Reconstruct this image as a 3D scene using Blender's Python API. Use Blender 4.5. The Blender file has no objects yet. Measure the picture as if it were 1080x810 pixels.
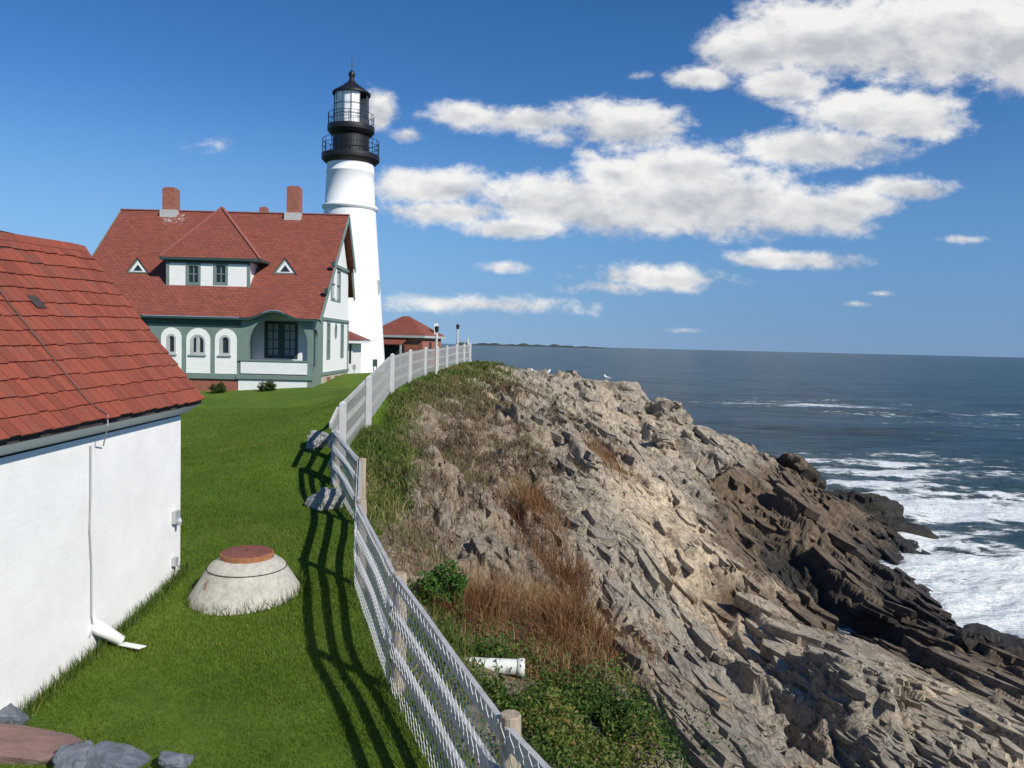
import bpy, bmesh, math, random
import numpy as np
from mathutils import Vector, Matrix
from mathutils.geometry import tessellate_polygon

sc = bpy.context.scene
C = sc.collection
CZ = 10.0                                   # eye height above the sea
rad = math.radians
rng = np.random.default_rng(7)
random.seed(7)

# ------------------------------------------------------------------ camera
PITCH, ROLL, F = rad(2.8), rad(1.38), 840.0
fwd = Vector((0, math.cos(PITCH), -math.sin(PITCH)))
rgt0 = Vector((1, 0, 0)); up0 = rgt0.cross(fwd)
rgt = rgt0*math.cos(ROLL) + up0*math.sin(ROLL)
upv = rgt.cross(fwd)
def ray(px, py):
    return fwd + rgt*((px-540)/F) - upv*((py-405)/F)
def P(px, py, Y):                            # survey helper: sight line to a distance
    d = ray(px, py); return Vector((0, 0, CZ)) + d*(Y/d.y)
def PX(px, py, X):
    d = ray(px, py); return Vector((0, 0, CZ)) + d*(X/d.x)
def PZ(px, py, z):
    d = ray(px, py); return Vector((0, 0, CZ)) + d*((z-CZ)/d.z)
cam = bpy.data.cameras.new('camera'); co = bpy.data.objects.new('camera', cam); C.objects.link(co)
m = Matrix((rgt, upv, -fwd)).transposed().to_4x4(); m.translation = (0, 0, CZ)
co.matrix_world = m
cam.sensor_width = 36; cam.lens = 36*F/1080; cam.clip_start = 0.1; cam.clip_end = 90000
sc.camera = co

# ------------------------------------------------------------------ noise (numpy)
def _h(ix, iy, s):
    n = (ix.astype(np.int64)*374761393 + iy.astype(np.int64)*668265263 + s*982451653) & 0x7fffffff
    n = ((n ^ (n >> 13))*1274126177) & 0x7fffffff
    n = ((n ^ (n >> 16))*668265263) & 0x7fffffff
    n = n ^ (n >> 15)
    return (n & 0xffffff)/float(0x1000000)
def vnoise(x, y, s=0):
    ix = np.floor(x); iy = np.floor(y); fx = x-ix; fy = y-iy
    fx = fx*fx*fx*(fx*(fx*6-15)+10); fy = fy*fy*fy*(fy*(fy*6-15)+10)
    a = _h(ix, iy, s); b = _h(ix+1, iy, s); c = _h(ix, iy+1, s); d = _h(ix+1, iy+1, s)
    return (a+(b-a)*fx)*(1-fy)+(c+(d-c)*fx)*fy - .5
def fbm(x, y, s=0, o=4):
    r = 0; a = 1
    for k in range(o):
        r = r + a*vnoise(x*2**k+17.3*k, y*2**k-9.1*k, s+k); a *= .5
    return r
def worley(x, y, s=0, jit=.9):
    ix = np.floor(x); iy = np.floor(y)
    f1 = np.full(x.shape, 9e9); f2 = f1.copy()
    cid = np.zeros(x.shape); cx = np.zeros(x.shape); cy = np.zeros(x.shape)
    for dx in (-1, 0, 1):
        for dy in (-1, 0, 1):
            jx = ix+dx; jy = iy+dy
            px_ = jx+.5+(_h(jx, jy, s)-.5)*jit; py_ = jy+.5+(_h(jx, jy, s+1)-.5)*jit
            d = np.maximum(np.abs(x-px_), np.abs(y-py_))*.75 + .25*np.hypot(x-px_, y-py_)
            near = d < f1
            f2 = np.where(near, f1, np.minimum(f2, d))
            cid = np.where(near, _h(jx, jy, s+2), cid); cx = np.where(near, x-px_, cx); cy = np.where(near, y-py_, cy)
            f1 = np.where(near, d, f1)
    return f1, f2, cid, cx, cy
def sstep(a, b, x):
    t = np.clip((x-a)/(b-a), 0, 1); return t*t*(3-2*t)

# ------------------------------------------------------------------ node helpers
def mat(name):
    m = bpy.data.materials.new(name); m.use_nodes = True
    nt = m.node_tree; b = nt.nodes['Principled BSDF']
    return m, nt, b
def N(nt, t, **kw):
    n = nt.nodes.new(t)
    for k, v in kw.items():
        if k in n.inputs.keys(): n.inputs[k].default_value = v
        else: setattr(n, k, v)
    return n
def L(nt, a, b): nt.links.new(a, b)
def noise(nt, vec, scale, detail=6, rough=.6, dist=0):
    n = N(nt, 'ShaderNodeTexNoise', Scale=scale, Detail=detail, Roughness=rough, Distortion=dist)
    if vec is not None: L(nt, vec, n.inputs['Vector'])
    return n
def ramp(nt, fac, stops, interp='LINEAR'):
    r = nt.nodes.new('ShaderNodeValToRGB'); e = r.color_ramp; e.interpolation = interp
    while len(e.elements) < len(stops): e.elements.new(.5)
    for el, (p, c) in zip(e.elements, stops):
        el.position = p; el.color = (c[0], c[1], c[2], 1) if not isinstance(c, float) else (c, c, c, 1)
    L(nt, fac, r.inputs[0]); return r
def mix(nt, fac, a, b, mode='MIX'):
    n = nt.nodes.new('ShaderNodeMix'); n.data_type = 'RGBA'; n.blend_type = mode
    for s, v in ((n.inputs[0], fac), (n.inputs[6], a), (n.inputs[7], b)):
        if hasattr(v, 'links'): L(nt, v, s)
        elif isinstance(v, (int, float)): s.default_value = v if s == n.inputs[0] else (v, v, v, 1)
        else: s.default_value = (*v, 1)
    return n.outputs[2]
def math_(nt, op, a, b=None, c=None, clamp=False):
    n = nt.nodes.new('ShaderNodeMath'); n.operation = op; n.use_clamp = clamp
    for i, v in enumerate((a, b, c)):
        if v is None: continue
        if hasattr(v, 'links'): L(nt, v, n.inputs[i])
        else: n.inputs[i].default_value = v
    return n.outputs[0]
def maprange(nt, v, a, b, c=0., d=1., smooth=True):
    n = nt.nodes.new('ShaderNodeMapRange'); n.interpolation_type = 'SMOOTHSTEP' if smooth else 'LINEAR'
    L(nt, v, n.inputs[0])
    for i, x in enumerate((a, b, c, d)): n.inputs[i+1].default_value = x
    return n.outputs[0]
def bump(nt, bsdf, h, strength=.3, dist=.02):
    b = N(nt, 'ShaderNodeBump', Strength=strength, Distance=dist)
    L(nt, h, b.inputs['Height']); L(nt, b.outputs[0], bsdf.inputs['Normal']); return b
def geo(nt): return N(nt, 'ShaderNodeNewGeometry')
def mapping(nt, vec, scale=(1, 1, 1), rot=(0, 0, 0)):
    n = N(nt, 'ShaderNodeMapping'); n.inputs['Scale'].default_value = scale; n.inputs['Rotation'].default_value = rot
    L(nt, vec, n.inputs[0]); return n.outputs[0]
def attr(nt, name): return N(nt, 'ShaderNodeAttribute', attribute_name=name)

def simple(name, col, rough=.6, var=.15, scale=6., bumps=.0, metallic=0., dirt=None, dirt_amt=.5, stretch=(1, 1, 1)):
    m, nt, b = mat(name)
    p = mapping(nt, geo(nt).outputs['Position'], stretch)
    n = noise(nt, p, scale, 7, .65)
    r = ramp(nt, n.outputs[0], [(.3, tuple(c*(1-var) for c in col)), (.7, tuple(min(1, c*(1+var)) for c in col))])
    c = r.outputs[0]
    if dirt:
        n2 = noise(nt, p, scale*.37, 8, .7)
        f = maprange(nt, n2.outputs[0], .5, .75, 0, dirt_amt)
        c = mix(nt, f, c, dirt)
    L(nt, c, b.inputs['Base Color']); b.inputs['Roughness'].default_value = rough; b.inputs['Metallic'].default_value = metallic
    if bumps:
        n3 = noise(nt, p, scale*4, 6, .6); bump(nt, b, n3.outputs[0], bumps, .02)
    return m

M = {}
M['white'] = simple('white_paint', (.74, .75, .73), .55, .05, 2, .08, dirt=(.55, .54, .5), dirt_amt=.25)
M['tower'] = simple('tower_whitewash', (.8, .8, .78), .6, .03, 1.2, .1, dirt=(.66, .65, .6), dirt_amt=.35, stretch=(1, 1, .25))
M['green'] = simple('grey_green_paint', (.16, .215, .19), .5, .1, 3, .05)
M['dkgreen'] = simple('dark_green_paint', (.03, .06, .052), .5, .1, 3, .05)
M['trimgrey'] = simple('grey_trim_paint', (.4, .42, .4), .55, .1, 3, .05)
M['black'] = simple('black_paint', (.007, .007, .008), .5, .3, 3, .05)
M['fencewhite'] = simple('weathered_white_wood', (.52, .52, .5), .7, .1, 5, .3, dirt=(.36, .34, .3), dirt_amt=.5, stretch=(1, 1, .3))
M['rail'] = simple('grey_weathered_rail', (.36, .365, .37), .75, .2, 9, .3, dirt=(.25, .24, .22), dirt_amt=.6)
M['post'] = simple('weathered_post_wood', (.36, .29, .21), .85, .3, 22, .6, dirt=(.12, .1, .08), dirt_amt=.7, stretch=(1, 1, .12))
M['wire'] = simple('galvanised_wire', (.66, .67, .68), .5, .1, 3, 0)
M['wirewhite'] = simple('white_coated_wire', (.36, .365, .35), .5, .06, 3)
M['pipe'] = simple('pale_plastic_pipe', (.62, .64, .6), .5, .1, 7, .1, dirt=(.22, .2, .15), dirt_amt=.75)
M['whiteplastic'] = simple('white_plastic', (.78, .78, .74), .4, .05, 5)
M['cable'] = simple('grey_cable', (.3, .31, .32), .6, .1, 5)
M['darkcable'] = simple('oxidised_copper_cable', (.11, .07, .055), .7, .2, 8)
M['metalbox'] = simple('grey_metal', (.42, .43, .43), .45, .1, 9, metallic=.3)
M['flash'] = simple('lead_flashing', (.42, .42, .4), .6, .15, 9)
M['sign'] = simple('dark_green_sign', (.03, .075, .05), .5, .15, 9)
M['pole'] = simple('silver_grey_pole', (.5, .48, .43), .6, .15, 9)
M['foundation'] = simple('granite_foundation', (.42, .38, .31), .8, .25, 4, .4)
M['interior'] = simple('dark_interior', (.01, .012, .012), .8, .1, 3)
M['blind'] = simple('pale_window_blind', (.36, .38, .36), .6, .08, 6)
M['gullwhite'] = simple('gull_white', (.8, .8, .78), .6, .03, 6)
M['gullgrey'] = simple('gull_grey', (.35, .37, .4), .6, .05, 6)
M['gullbill'] = simple('gull_yellow', (.6, .4, .05), .5, .05, 6)
M['bark'] = simple('shrub_stem', (.12, .09, .06), .9, .3, 20, .3)

def glass(name, col):
    m, nt, b = mat(name); b.inputs['Base Color'].default_value = (*col, 1); b.inputs['Roughness'].default_value = .06
    b.inputs['Specular IOR Level'].default_value = .7
    return m
M['pane'] = glass('dark_window_glass', (.012, .016, .018))
def lantern_glass():
    m, nt, b = mat('lantern_glass')
    t = N(nt, 'ShaderNodeBsdfTransparent'); g = N(nt, 'ShaderNodeBsdfGlossy', Roughness=.03); fr = N(nt, 'ShaderNodeFresnel', IOR=1.12)
    mx = N(nt, 'ShaderNodeMixShader'); L(nt, fr.outputs[0], mx.inputs[0]); L(nt, t.outputs[0], mx.inputs[1]); L(nt, g.outputs[0], mx.inputs[2])
    L(nt, mx.outputs[0], nt.nodes['Material Output'].inputs[0])
    return m
M['lglass'] = lantern_glass()
def curtain():
    m, nt, b = mat('white_curtain'); b.inputs['Base Color'].default_value = (.88, .88, .86, 1); b.inputs['Roughness'].default_value = .8
    t = N(nt, 'ShaderNodeBsdfTranslucent'); t.inputs[0].default_value = (.9, .9, .88, 1)
    mx = N(nt, 'ShaderNodeMixShader'); mx.inputs[0].default_value = .12; L(nt, b.outputs[0], mx.inputs[1]); L(nt, t.outputs[0], mx.inputs[2]); L(nt, mx.outputs[0], nt.nodes['Material Output'].inputs[0]); return m
M['curtain'] = curtain()

def siding():
    m, nt, b = mat('white_clapboard')
    g = geo(nt); s = N(nt, 'ShaderNodeSeparateXYZ'); L(nt, g.outputs['Position'], s.inputs[0])
    f = math_(nt, 'FRACT', math_(nt, 'MULTIPLY', s.outputs[2], 1/.13))
    n = noise(nt, g.outputs['Position'], 3, 6)
    c = ramp(nt, n.outputs[0], [(.3, (.74, .75, .72)), (.7, (.80, .80, .77))])
    L(nt, c.outputs[0], b.inputs['Base Color']); b.inputs['Roughness'].default_value = .55
    h = maprange(nt, f, 0., .22, 1., 0.)
    h2 = math_(nt, 'SUBTRACT', math_(nt, 'MULTIPLY', f, -.6), math_(nt, 'MULTIPLY', h, .4))
    bump(nt, b, h2, .4, .02)
    return m
M['siding'] = siding()

def shingle_roof():
    m, nt, b = mat('red_shingle_roof')
    uv = N(nt, 'ShaderNodeUVMap'); uv.uv_map = 'uv'
    br = N(nt, 'ShaderNodeTexBrick', Scale=1.)
    br.inputs['Brick Width'].default_value = .3; br.inputs['Row Height'].default_value = .17; br.inputs['Mortar Size'].default_value = .012
    br.inputs['Color1'].default_value = (.19, .05, .031, 1); br.inputs['Color2'].default_value = (.27, .074, .043, 1); br.inputs['Mortar'].default_value = (.085, .022, .017, 1)
    br.inputs['Mortar Smooth'].default_value = .3
    L(nt, uv.outputs[0], br.inputs['Vector'])
    n = noise(nt, geo(nt).outputs['Position'], .8, 8, .65)
    c = mix(nt, maprange(nt, n.outputs[0], .35, .7, 0, .55), br.outputs[0], (.20, .054, .036))
    n2 = noise(nt, geo(nt).outputs['Position'], 9, 4, .6)
    c = mix(nt, .5, c, ramp(nt, n2.outputs[0], [(.3, .7), (.7, 1.25)]).outputs[0], 'MULTIPLY')
    dv = N(nt, 'ShaderNodeVectorMath'); dv.operation = 'DISTANCE'; L(nt, geo(nt).outputs['Position'], dv.inputs[0]); dv.inputs[1].default_value = (-20.6, 48.5, 17.2)
    sn = noise(nt, geo(nt).outputs['Position'], 4.5, 6, .7)
    c = mix(nt, math_(nt, 'MULTIPLY', maprange(nt, dv.outputs['Value'], .25, .95, .8, 0), maprange(nt, sn.outputs[0], .5, .6, 0, 1)), c, (.5, .46, .42))
    L(nt, c, b.inputs['Base Color']); b.inputs['Roughness'].default_value = .8
    sx = N(nt, 'ShaderNodeSeparateXYZ'); L(nt, uv.outputs[0], sx.inputs[0])
    f = math_(nt, 'FRACT', math_(nt, 'MULTIPLY', sx.outputs[1], 1/.17))
    h = math_(nt, 'SUBTRACT', math_(nt, 'MULTIPLY', f, -.5), math_(nt, 'MULTIPLY', br.outputs['Fac'], .6))
    bump(nt, b, h, .9, .03)
    return m
M['roof'] = shingle_roof()
M['cap'] = simple('red_ridge_cap', (.25, .085, .065), .8, .2, 5, .2)

def tab_mat():
    m, nt, b = mat('red_asphalt_tab')
    g = geo(nt)
    r = ramp(nt, g.outputs['Random Per Island'], [(0, (.195, .044, .024)), (.45, (.255, .056, .028)), (.8, (.285, .064, .031)), (1, (.215, .06, .036))])
    n = noise(nt, g.outputs['Position'], 60, 4, .7)
    c = mix(nt, .6, r.outputs[0], ramp(nt, n.outputs[0], [(.3, .55), (.7, 1.3)]).outputs[0], 'MULTIPLY')
    n2 = noise(nt, g.outputs['Position'], 2.2, 8, .7)
    c = mix(nt, maprange(nt, n2.outputs[0], .5, .72, 0, .5), c, (.15, .07, .055))
    L(nt, c, b.inputs['Base Color']); b.inputs['Roughness'].default_value = .85
    bump(nt, b, n.outputs[0], .5, .006)
    return m
M['tab'] = tab_mat()
M['underlay'] = simple('dark_roof_felt', (.045, .032, .028), .9, .3, 8)

def brick(name, c1, c2, mort, mortar_bump=.6, w=.22, hgt=.075, axis='auto'):
    m, nt, b = mat(name)
    g = geo(nt); s = N(nt, 'ShaderNodeSeparateXYZ'); L(nt, g.outputs['Position'], s.inputs[0])
    k = N(nt, 'ShaderNodeCombineXYZ'); L(nt, math_(nt, 'ADD', s.outputs[0], s.outputs[1]), k.inputs[0]); L(nt, s.outputs[2], k.inputs[1])
    br = N(nt, 'ShaderNodeTexBrick', Scale=1.)
    br.inputs['Brick Width'].default_value = w; br.inputs['Row Height'].default_value = hgt; br.inputs['Mortar Size'].default_value = .006
    br.inputs['Color1'].default_value = (*c1, 1); br.inputs['Color2'].default_value = (*c2, 1); br.inputs['Mortar'].default_value = (*mort, 1)
    br.inputs['Mortar Smooth'].default_value = .5
    wob = noise(nt, g.outputs['Position'], 7, 3)
    vv = N(nt, 'ShaderNodeVectorMath'); vv.operation = 'MULTIPLY_ADD'; vv.inputs[1].default_value = (.02, .02, .02)
    L(nt, wob.outputs['Color'], vv.inputs[0]); L(nt, k.outputs[0], vv.inputs[2])
    L(nt, vv.outputs[0], br.inputs['Vector'])
    n = noise(nt, g.outputs['Position'], 1.6, 8, .7)
    c = mix(nt, .35, br.outputs[0], ramp(nt, n.outputs[0], [(.3, .75), (.7, 1.15)]).outputs[0], 'MULTIPLY')
    L(nt, c, b.inputs['Base Color']); b.inputs['Roughness'].default_value = .7
    n2 = noise(nt, g.outputs['Position'], 30, 5)
    n3 = noise(nt, mapping(nt, k.outputs[0], (3, 14, 1)), 1, 4)
    h = math_(nt, 'ADD', math_(nt, 'MULTIPLY', br.outputs['Fac'], -1.), math_(nt, 'ADD', math_(nt, 'MULTIPLY', n2.outputs[0], .5), math_(nt, 'MULTIPLY', n3.outputs[0], .8)))
    bump(nt, b, h, mortar_bump, .012)
    return m
M['brick'] = brick('red_brick', (.25, .075, .045), (.33, .11, .07), (.3, .2, .15))
M['wbrick'] = brick('white_painted_brick', (.80, .785, .755), (.81, .80, .77), (.79, .775, .745), .12, .22, .075)

def rock_mat(name='coastal_rock', warm=1., wet_shift=0., force_wet=None):
    m, nt, b = mat(name)
    g = geo(nt); pos = g.outputs['Position']
    s = N(nt, 'ShaderNodeSeparateXYZ'); L(nt, pos, s.inputs[0])
    st = mapping(nt, pos, (3.2, .55, 3.2), (0, 0, rad(-13)))
    n1 = noise(nt, pos, .55, 8, .65)
    n2 = noise(nt, st, 2.2, 8, .7, .4)
    n3 = noise(nt, pos, 13, 8, .72)
    n4 = noise(nt, pos, 2.6, 8, .7)
    c = ramp(nt, n1.outputs[0], [(.3, (.30, .24, .17)), (.5, (.25, .22, .18)), (.68, (.37, .295, .205))]).outputs[0]
    c = mix(nt, math_(nt, 'MULTIPLY', attr(nt, 'tan').outputs['Fac'], maprange(nt, n4.outputs[0], .35, .65, 1., .6)), c, ramp(nt, n1.outputs[0], [(.35, (.5, .385, .26)), (.65, (.56, .45, .31))]).outputs[0])
    c = mix(nt, maprange(nt, n2.outputs[0], .4, .75, 0, .8), c, (.215, .195, .17))
    c = mix(nt, maprange(nt, n2.outputs[0], .3, .45, .6, 0), c, (.45, .375, .28))
    c = mix(nt, maprange(nt, n4.outputs[0], .55, .78, 0, .6), c, (.19, .18, .17))
    rust = noise(nt, pos, 1.3, 6, .6)
    c = mix(nt, maprange(nt, rust.outputs[0], .56, .74, 0, .65), c, (.30, .17, .085))
    c = mix(nt, .75, c, ramp(nt, n3.outputs[0], [(.25, .5), (.5, 1.), (.75, 1.35)]).outputs[0], 'MULTIPLY')
    n5 = noise(nt, mapping(nt, pos, (9, .7, 9), (0, 0, rad(-13))), 1.6, 8, .68, .5)
    c = mix(nt, .6, c, ramp(nt, n5.outputs[0], [(.32, .62), (.5, 1.), (.7, 1.25)]).outputs[0], 'MULTIPLY')
    # cracks: thin dark weathered joints
    lc = noise(nt, st, .75, 7, .62, .5); lc2 = noise(nt, mapping(nt, pos, (.8, 1.5, 1.5), (0, 0, rad(25))), .9, 7, .6, .4)
    cr = math_(nt, 'MAXIMUM', maprange(nt, math_(nt, 'ABSOLUTE', math_(nt, 'SUBTRACT', lc.outputs[0], .5)), 0, .014, 1, 0), maprange(nt, math_(nt, 'ABSOLUTE', math_(nt, 'SUBTRACT', lc2.outputs[0], .47)), 0, .009, 1, 0))
    c = mix(nt, math_(nt, 'MULTIPLY', cr, .6), c, (.05, .043, .035))
    c = mix(nt, 1., c, (1.36, 1.35, 1.28), 'MULTIPLY')
    # soil / lichen on the land side carried by the mesh
    a = attr(nt, 'soil')
    sn = noise(nt, pos, 5, 7, .7)
    scol = ramp(nt, sn.outputs[0], [(.3, (.07, .05, .03)), (.45, (.16, .115, .065)), (.6, (.27, .19, .11)), (.68, (.20, .165, .11)), (.8, (.11, .10, .04))]).outputs[0]
    sf = math_(nt, 'MULTIPLY', a.outputs['Fac'], maprange(nt, n4.outputs[0], .36, .66, 1., .35))
    c = mix(nt, sf, c, scol)
    # tidal zone: browner then black towards the water
    wn = math_(nt, 'MULTIPLY_ADD', n1.outputs[0], 2.6, -1.3)
    wz = math_(nt, 'ADD', math_(nt, 'ADD', math_(nt, 'ADD', s.outputs[2], wn), wet_shift), attr(nt, 'wet').outputs['Fac'])
    brown = maprange(nt, wz, 4.1, 2.9, 0., 1.)
    c = mix(nt, math_(nt, 'MULTIPLY', brown, .88), c, mix(nt, maprange(nt, n4.outputs[0], .4, .65), (.085, .054, .029), (.17, .115, .062)))
    blk = maprange(nt, wz, 1.2, .1, 0., 1.)
    c = mix(nt, math_(nt, 'MULTIPLY', blk, .9), c, mix(nt, maprange(nt, n3.outputs[0], .4, .7), (.012, .011, .010), (.04, .034, .018)))
    L(nt, c, b.inputs['Base Color'])
    L(nt, math_(nt, 'MULTIPLY_ADD', blk, -.35, .85), b.inputs['Roughness'])
    h = math_(nt, 'ADD', math_(nt, 'ADD', math_(nt, 'MULTIPLY', n5.outputs[0], .9), math_(nt, 'MULTIPLY', n3.outputs[0], .45)), math_(nt, 'ADD', math_(nt, 'MULTIPLY', n2.outputs[0], 1.1), math_(nt, 'MULTIPLY', cr, -.35)))
    bump(nt, b, h, .9, .09)
    return m
M['rock'] = rock_mat()
M['wetrock'] = rock_mat('wet_black_rock', 1, -2.6)
M['rustrock'] = rock_mat('rusty_rock')
M['redrock'] = simple('rusty_red_rock', (.28, .15, .085), .85, .35, 3, .8, dirt=(.2, .17, .13), dirt_amt=.9)
M['slate'] = simple('blue_grey_slate', (.11, .125, .15), .65, .35, 9, .7, dirt=(.21, .2, .17), dirt_amt=.6)
M['redslate'] = simple('reddish_slate', (.17, .10, .085), .7, .3, 7, .7, dirt=(.2, .175, .15), dirt_amt=.9, stretch=(.5, 2, 2))
M['fieldstone'] = simple('pale_fieldstone', (.3, .29, .27), .8, .35, 8, .7, dirt=(.12, .12, .11), dirt_amt=.7)
M['concrete'] = simple('lichen_concrete', (.40, .38, .33), .85, .22, 14, .5, dirt=(.27, .25, .2), dirt_amt=.7)
M['rust'] = simple('rusty_iron_lid', (.16, .05, .035), .8, .35, 10, .4, dirt=(.24, .09, .06), dirt_amt=.6)
M['rustrim'] = simple('orange_rust_rim', (.30, .13, .055), .9, .35, 18, .8, dirt=(.16, .06, .035), dirt_amt=.9)

def lawn_mat():
    m, nt, b = mat('lawn_turf')
    pos = geo(nt).outputs['Position']
    n1 = noise(nt, pos, .7, 6, .6); n2 = noise(nt, pos, 28, 6, .75); n3 = noise(nt, pos, 4.5, 6, .65)
    c = ramp(nt, n1.outputs[0], [(.3, (.07, .128, .013)), (.55, (.098, .168, .017)), (.72, (.132, .195, .026))]).outputs[0]
    c = mix(nt, maprange(nt, n3.outputs[0], .45, .7, 0, .45), c, (.034, .075, .010))
    n4 = noise(nt, pos, .28, 7, .7)
    c = mix(nt, maprange(nt, n4.outputs[0], .5, .72, 0, .55), c, (.15, .165, .035))
    c = mix(nt, .8, c, ramp(nt, n2.outputs[0], [(.25, .4), (.5, 1.), (.78, 1.6)]).outputs[0], 'MULTIPLY')
    L(nt, c, b.inputs['Base Color']); b.inputs['Roughness'].default_value = .9; b.inputs['Specular IOR Level'].default_value = .15
    bump(nt, b, n2.outputs[0], .8, .05)
    return m
M['lawn'] = lawn_mat()

def blade_mat(name, stops, trans=.25):
    m, nt, b = mat(name)
    a = attr(nt, 'tint')
    c = ramp(nt, a.outputs['Fac'], stops).outputs[0]
    L(nt, c, b.inputs['Base Color']); b.inputs['Roughness'].default_value = .6; b.inputs['Specular IOR Level'].default_value = .2
    t = N(nt, 'ShaderNodeBsdfTranslucent'); L(nt, c, t.inputs[0])
    mx = N(nt, 'ShaderNodeMixShader'); mx.inputs[0].default_value = trans
    L(nt, b.outputs[0], mx.inputs[1]); L(nt, t.outputs[0], mx.inputs[2])
    L(nt, mx.outputs[0], nt.nodes['Material Output'].inputs[0])
    return m
M['blade'] = blade_mat('lawn_blade', [(0, (.062, .115, .011)), (.5, (.118, .19, .019)), (.85, (.17, .24, .031)), (1, (.25, .25, .08))], .42)
M['rough'] = blade_mat('rough_grass_blade', [(0, (.045, .09, .012)), (.5, (.095, .14, .026)), (.8, (.19, .19, .055)), (1, (.3, .25, .11))])
M['dry'] = blade_mat('dry_grass_blade', [(0, (.12, .055, .025)), (.5, (.23, .11, .045)), (.8, (.31, .2, .09)), (1, (.34, .27, .15))])
M['scrub'] = blade_mat('dead_scrub', [(0, (.09, .06, .038)), (.45, (.19, .135, .078)), (.7, (.27, .205, .125)), (.85, (.13, .13, .045)), (1, (.09, .12, .03))])
M['leaf'] = blade_mat('green_leaf', [(0, (.025, .075, .010)), (.5, (.05, .13, .018)), (.85, (.09, .17, .03)), (1, (.17, .16, .05))], .3)
M['vine'] = blade_mat('vine_leaf', [(0, (.022, .058, .010)), (.45, (.06, .12, .018)), (.75, (.13, .17, .03)), (1, (.24, .17, .06))], .3)
M['shrub'] = blade_mat('clipped_shrub_leaf', [(0, (.02, .045, .01)), (.5, (.04, .07, .014)), (1, (.09, .10, .02))], .2)

def sea_mat():
    m, nt, b = mat('sea_water')
    pos = geo(nt).outputs['Position']
    w1 = noise(nt, mapping(nt, pos, (.16, .42, .2), (0, 0, rad(-18))), 1., 8, .6, .3)
    w2 = noise(nt, mapping(nt, pos, (.9, 2.0, 1), (0, 0, rad(-12))), 1., 6, .65, .2)
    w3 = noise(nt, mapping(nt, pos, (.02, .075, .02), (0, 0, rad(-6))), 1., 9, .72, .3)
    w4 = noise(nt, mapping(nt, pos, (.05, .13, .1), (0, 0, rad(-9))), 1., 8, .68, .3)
    fa = attr(nt, 'foam').outputs['Fac']
    fmod = noise(nt, mapping(nt, pos, (.1, .22, .1), (0, 0, rad(-20))), 1., 4, .6)
    fmod2 = noise(nt, mapping(nt, pos, (.035, .10, .05), (0, 0, rad(-14))), 1., 5, .62, .4)
    fa = math_(nt, 'MULTIPLY', math_(nt, 'MULTIPLY', fa, maprange(nt, fmod.outputs[0], .35, .65, .72, 1.2)), maprange(nt, fmod2.outputs[0], .36, .6, .42, 1.25))
    f1 = noise(nt, mapping(nt, pos, (.5, .8, .5)), .9, 9, .72, 1.1)
    f2 = noise(nt, mapping(nt, pos, (.16, .5, .5), (0, 0, rad(-14))), 1.2, 9, .7, .9)
    vo = N(nt, 'ShaderNodeTexVoronoi', Scale=.9); vo.feature = 'SMOOTH_F1'
    va = N(nt, 'ShaderNodeVectorMath'); va.operation = 'MULTIPLY_ADD'; va.inputs[1].default_value = (2.2, 2.2, 2.2)
    wn = noise(nt, pos, .9, 7, .7); L(nt, wn.outputs['Color'], va.inputs[0]); L(nt, pos, va.inputs[2]); L(nt, va.outputs[0], vo.inputs['Vector'])
    lace = math_(nt, 'ADD', math_(nt, 'MULTIPLY', f1.outputs[0], .55), math_(nt, 'MULTIPLY', f2.outputs[0], .45))
    lace = math_(nt, 'ADD', lace, math_(nt, 'MULTIPLY', math_(nt, 'SUBTRACT', vo.outputs['Distance'], .45), .16))
    thr = math_(nt, 'MULTIPLY_ADD', fa, -.36, .745)
    d = math_(nt, 'SUBTRACT', lace, thr)
    foam = maprange(nt, d, -.02, .10, 0, 1)
    foam = math_(nt, 'MULTIPLY', foam, maprange(nt, fa, .0, .12, 0, 1))
    milk = math_(nt, 'MULTIPLY', maprange(nt, fa, .15, 1., 0, .55), 1.)
    deep = mix(nt, maprange(nt, math_(nt, 'MULTIPLY_ADD', w4.outputs[0], .5, math_(nt, 'MULTIPLY', w3.outputs[0], .5)), .38, .62), (.016, .048, .078), (.075, .135, .165))  # wind streaks, plus the light and dark of the chop put into the colour
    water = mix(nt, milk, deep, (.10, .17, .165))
    fn = noise(nt, pos, 3.5, 8, .75)
    fcol = ramp(nt, fn.outputs[0], [(.3, (.42, .49, .49)), (.5, (.72, .75, .74)), (.66, (.84, .85, .84))]).outputs[0]
    c = mix(nt, foam, water, fcol)
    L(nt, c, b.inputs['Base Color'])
    L(nt, math_(nt, 'MULTIPLY_ADD', foam, .5, .22), b.inputs['Roughness']); b.inputs['IOR'].default_value = 1.33
    L(nt, math_(nt, 'MULTIPLY_ADD', foam, -.2, .3), b.inputs['Specular IOR Level'])
    h = math_(nt, 'ADD', math_(nt, 'ADD', math_(nt, 'MULTIPLY', w4.outputs[0], 6.5), math_(nt, 'MULTIPLY', w1.outputs[0], 2.4)), math_(nt, 'ADD', math_(nt, 'MULTIPLY', w2.outputs[0], .7), math_(nt, 'MULTIPLY', foam, .12)))
    h = math_(nt, 'ADD', h, math_(nt, 'MULTIPLY', math_(nt, 'MULTIPLY', fn.outputs[0], foam), .35))
    bb_ = bump(nt, b, h, 1., 3.4); L(nt, math_(nt, 'MULTIPLY_ADD', foam, -.6, 1.), bb_.inputs['Strength'])
    return m
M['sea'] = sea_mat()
M['headland'] = simple('distant_wooded_land', (.035, .05, .045), .9, .3, .01)

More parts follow.
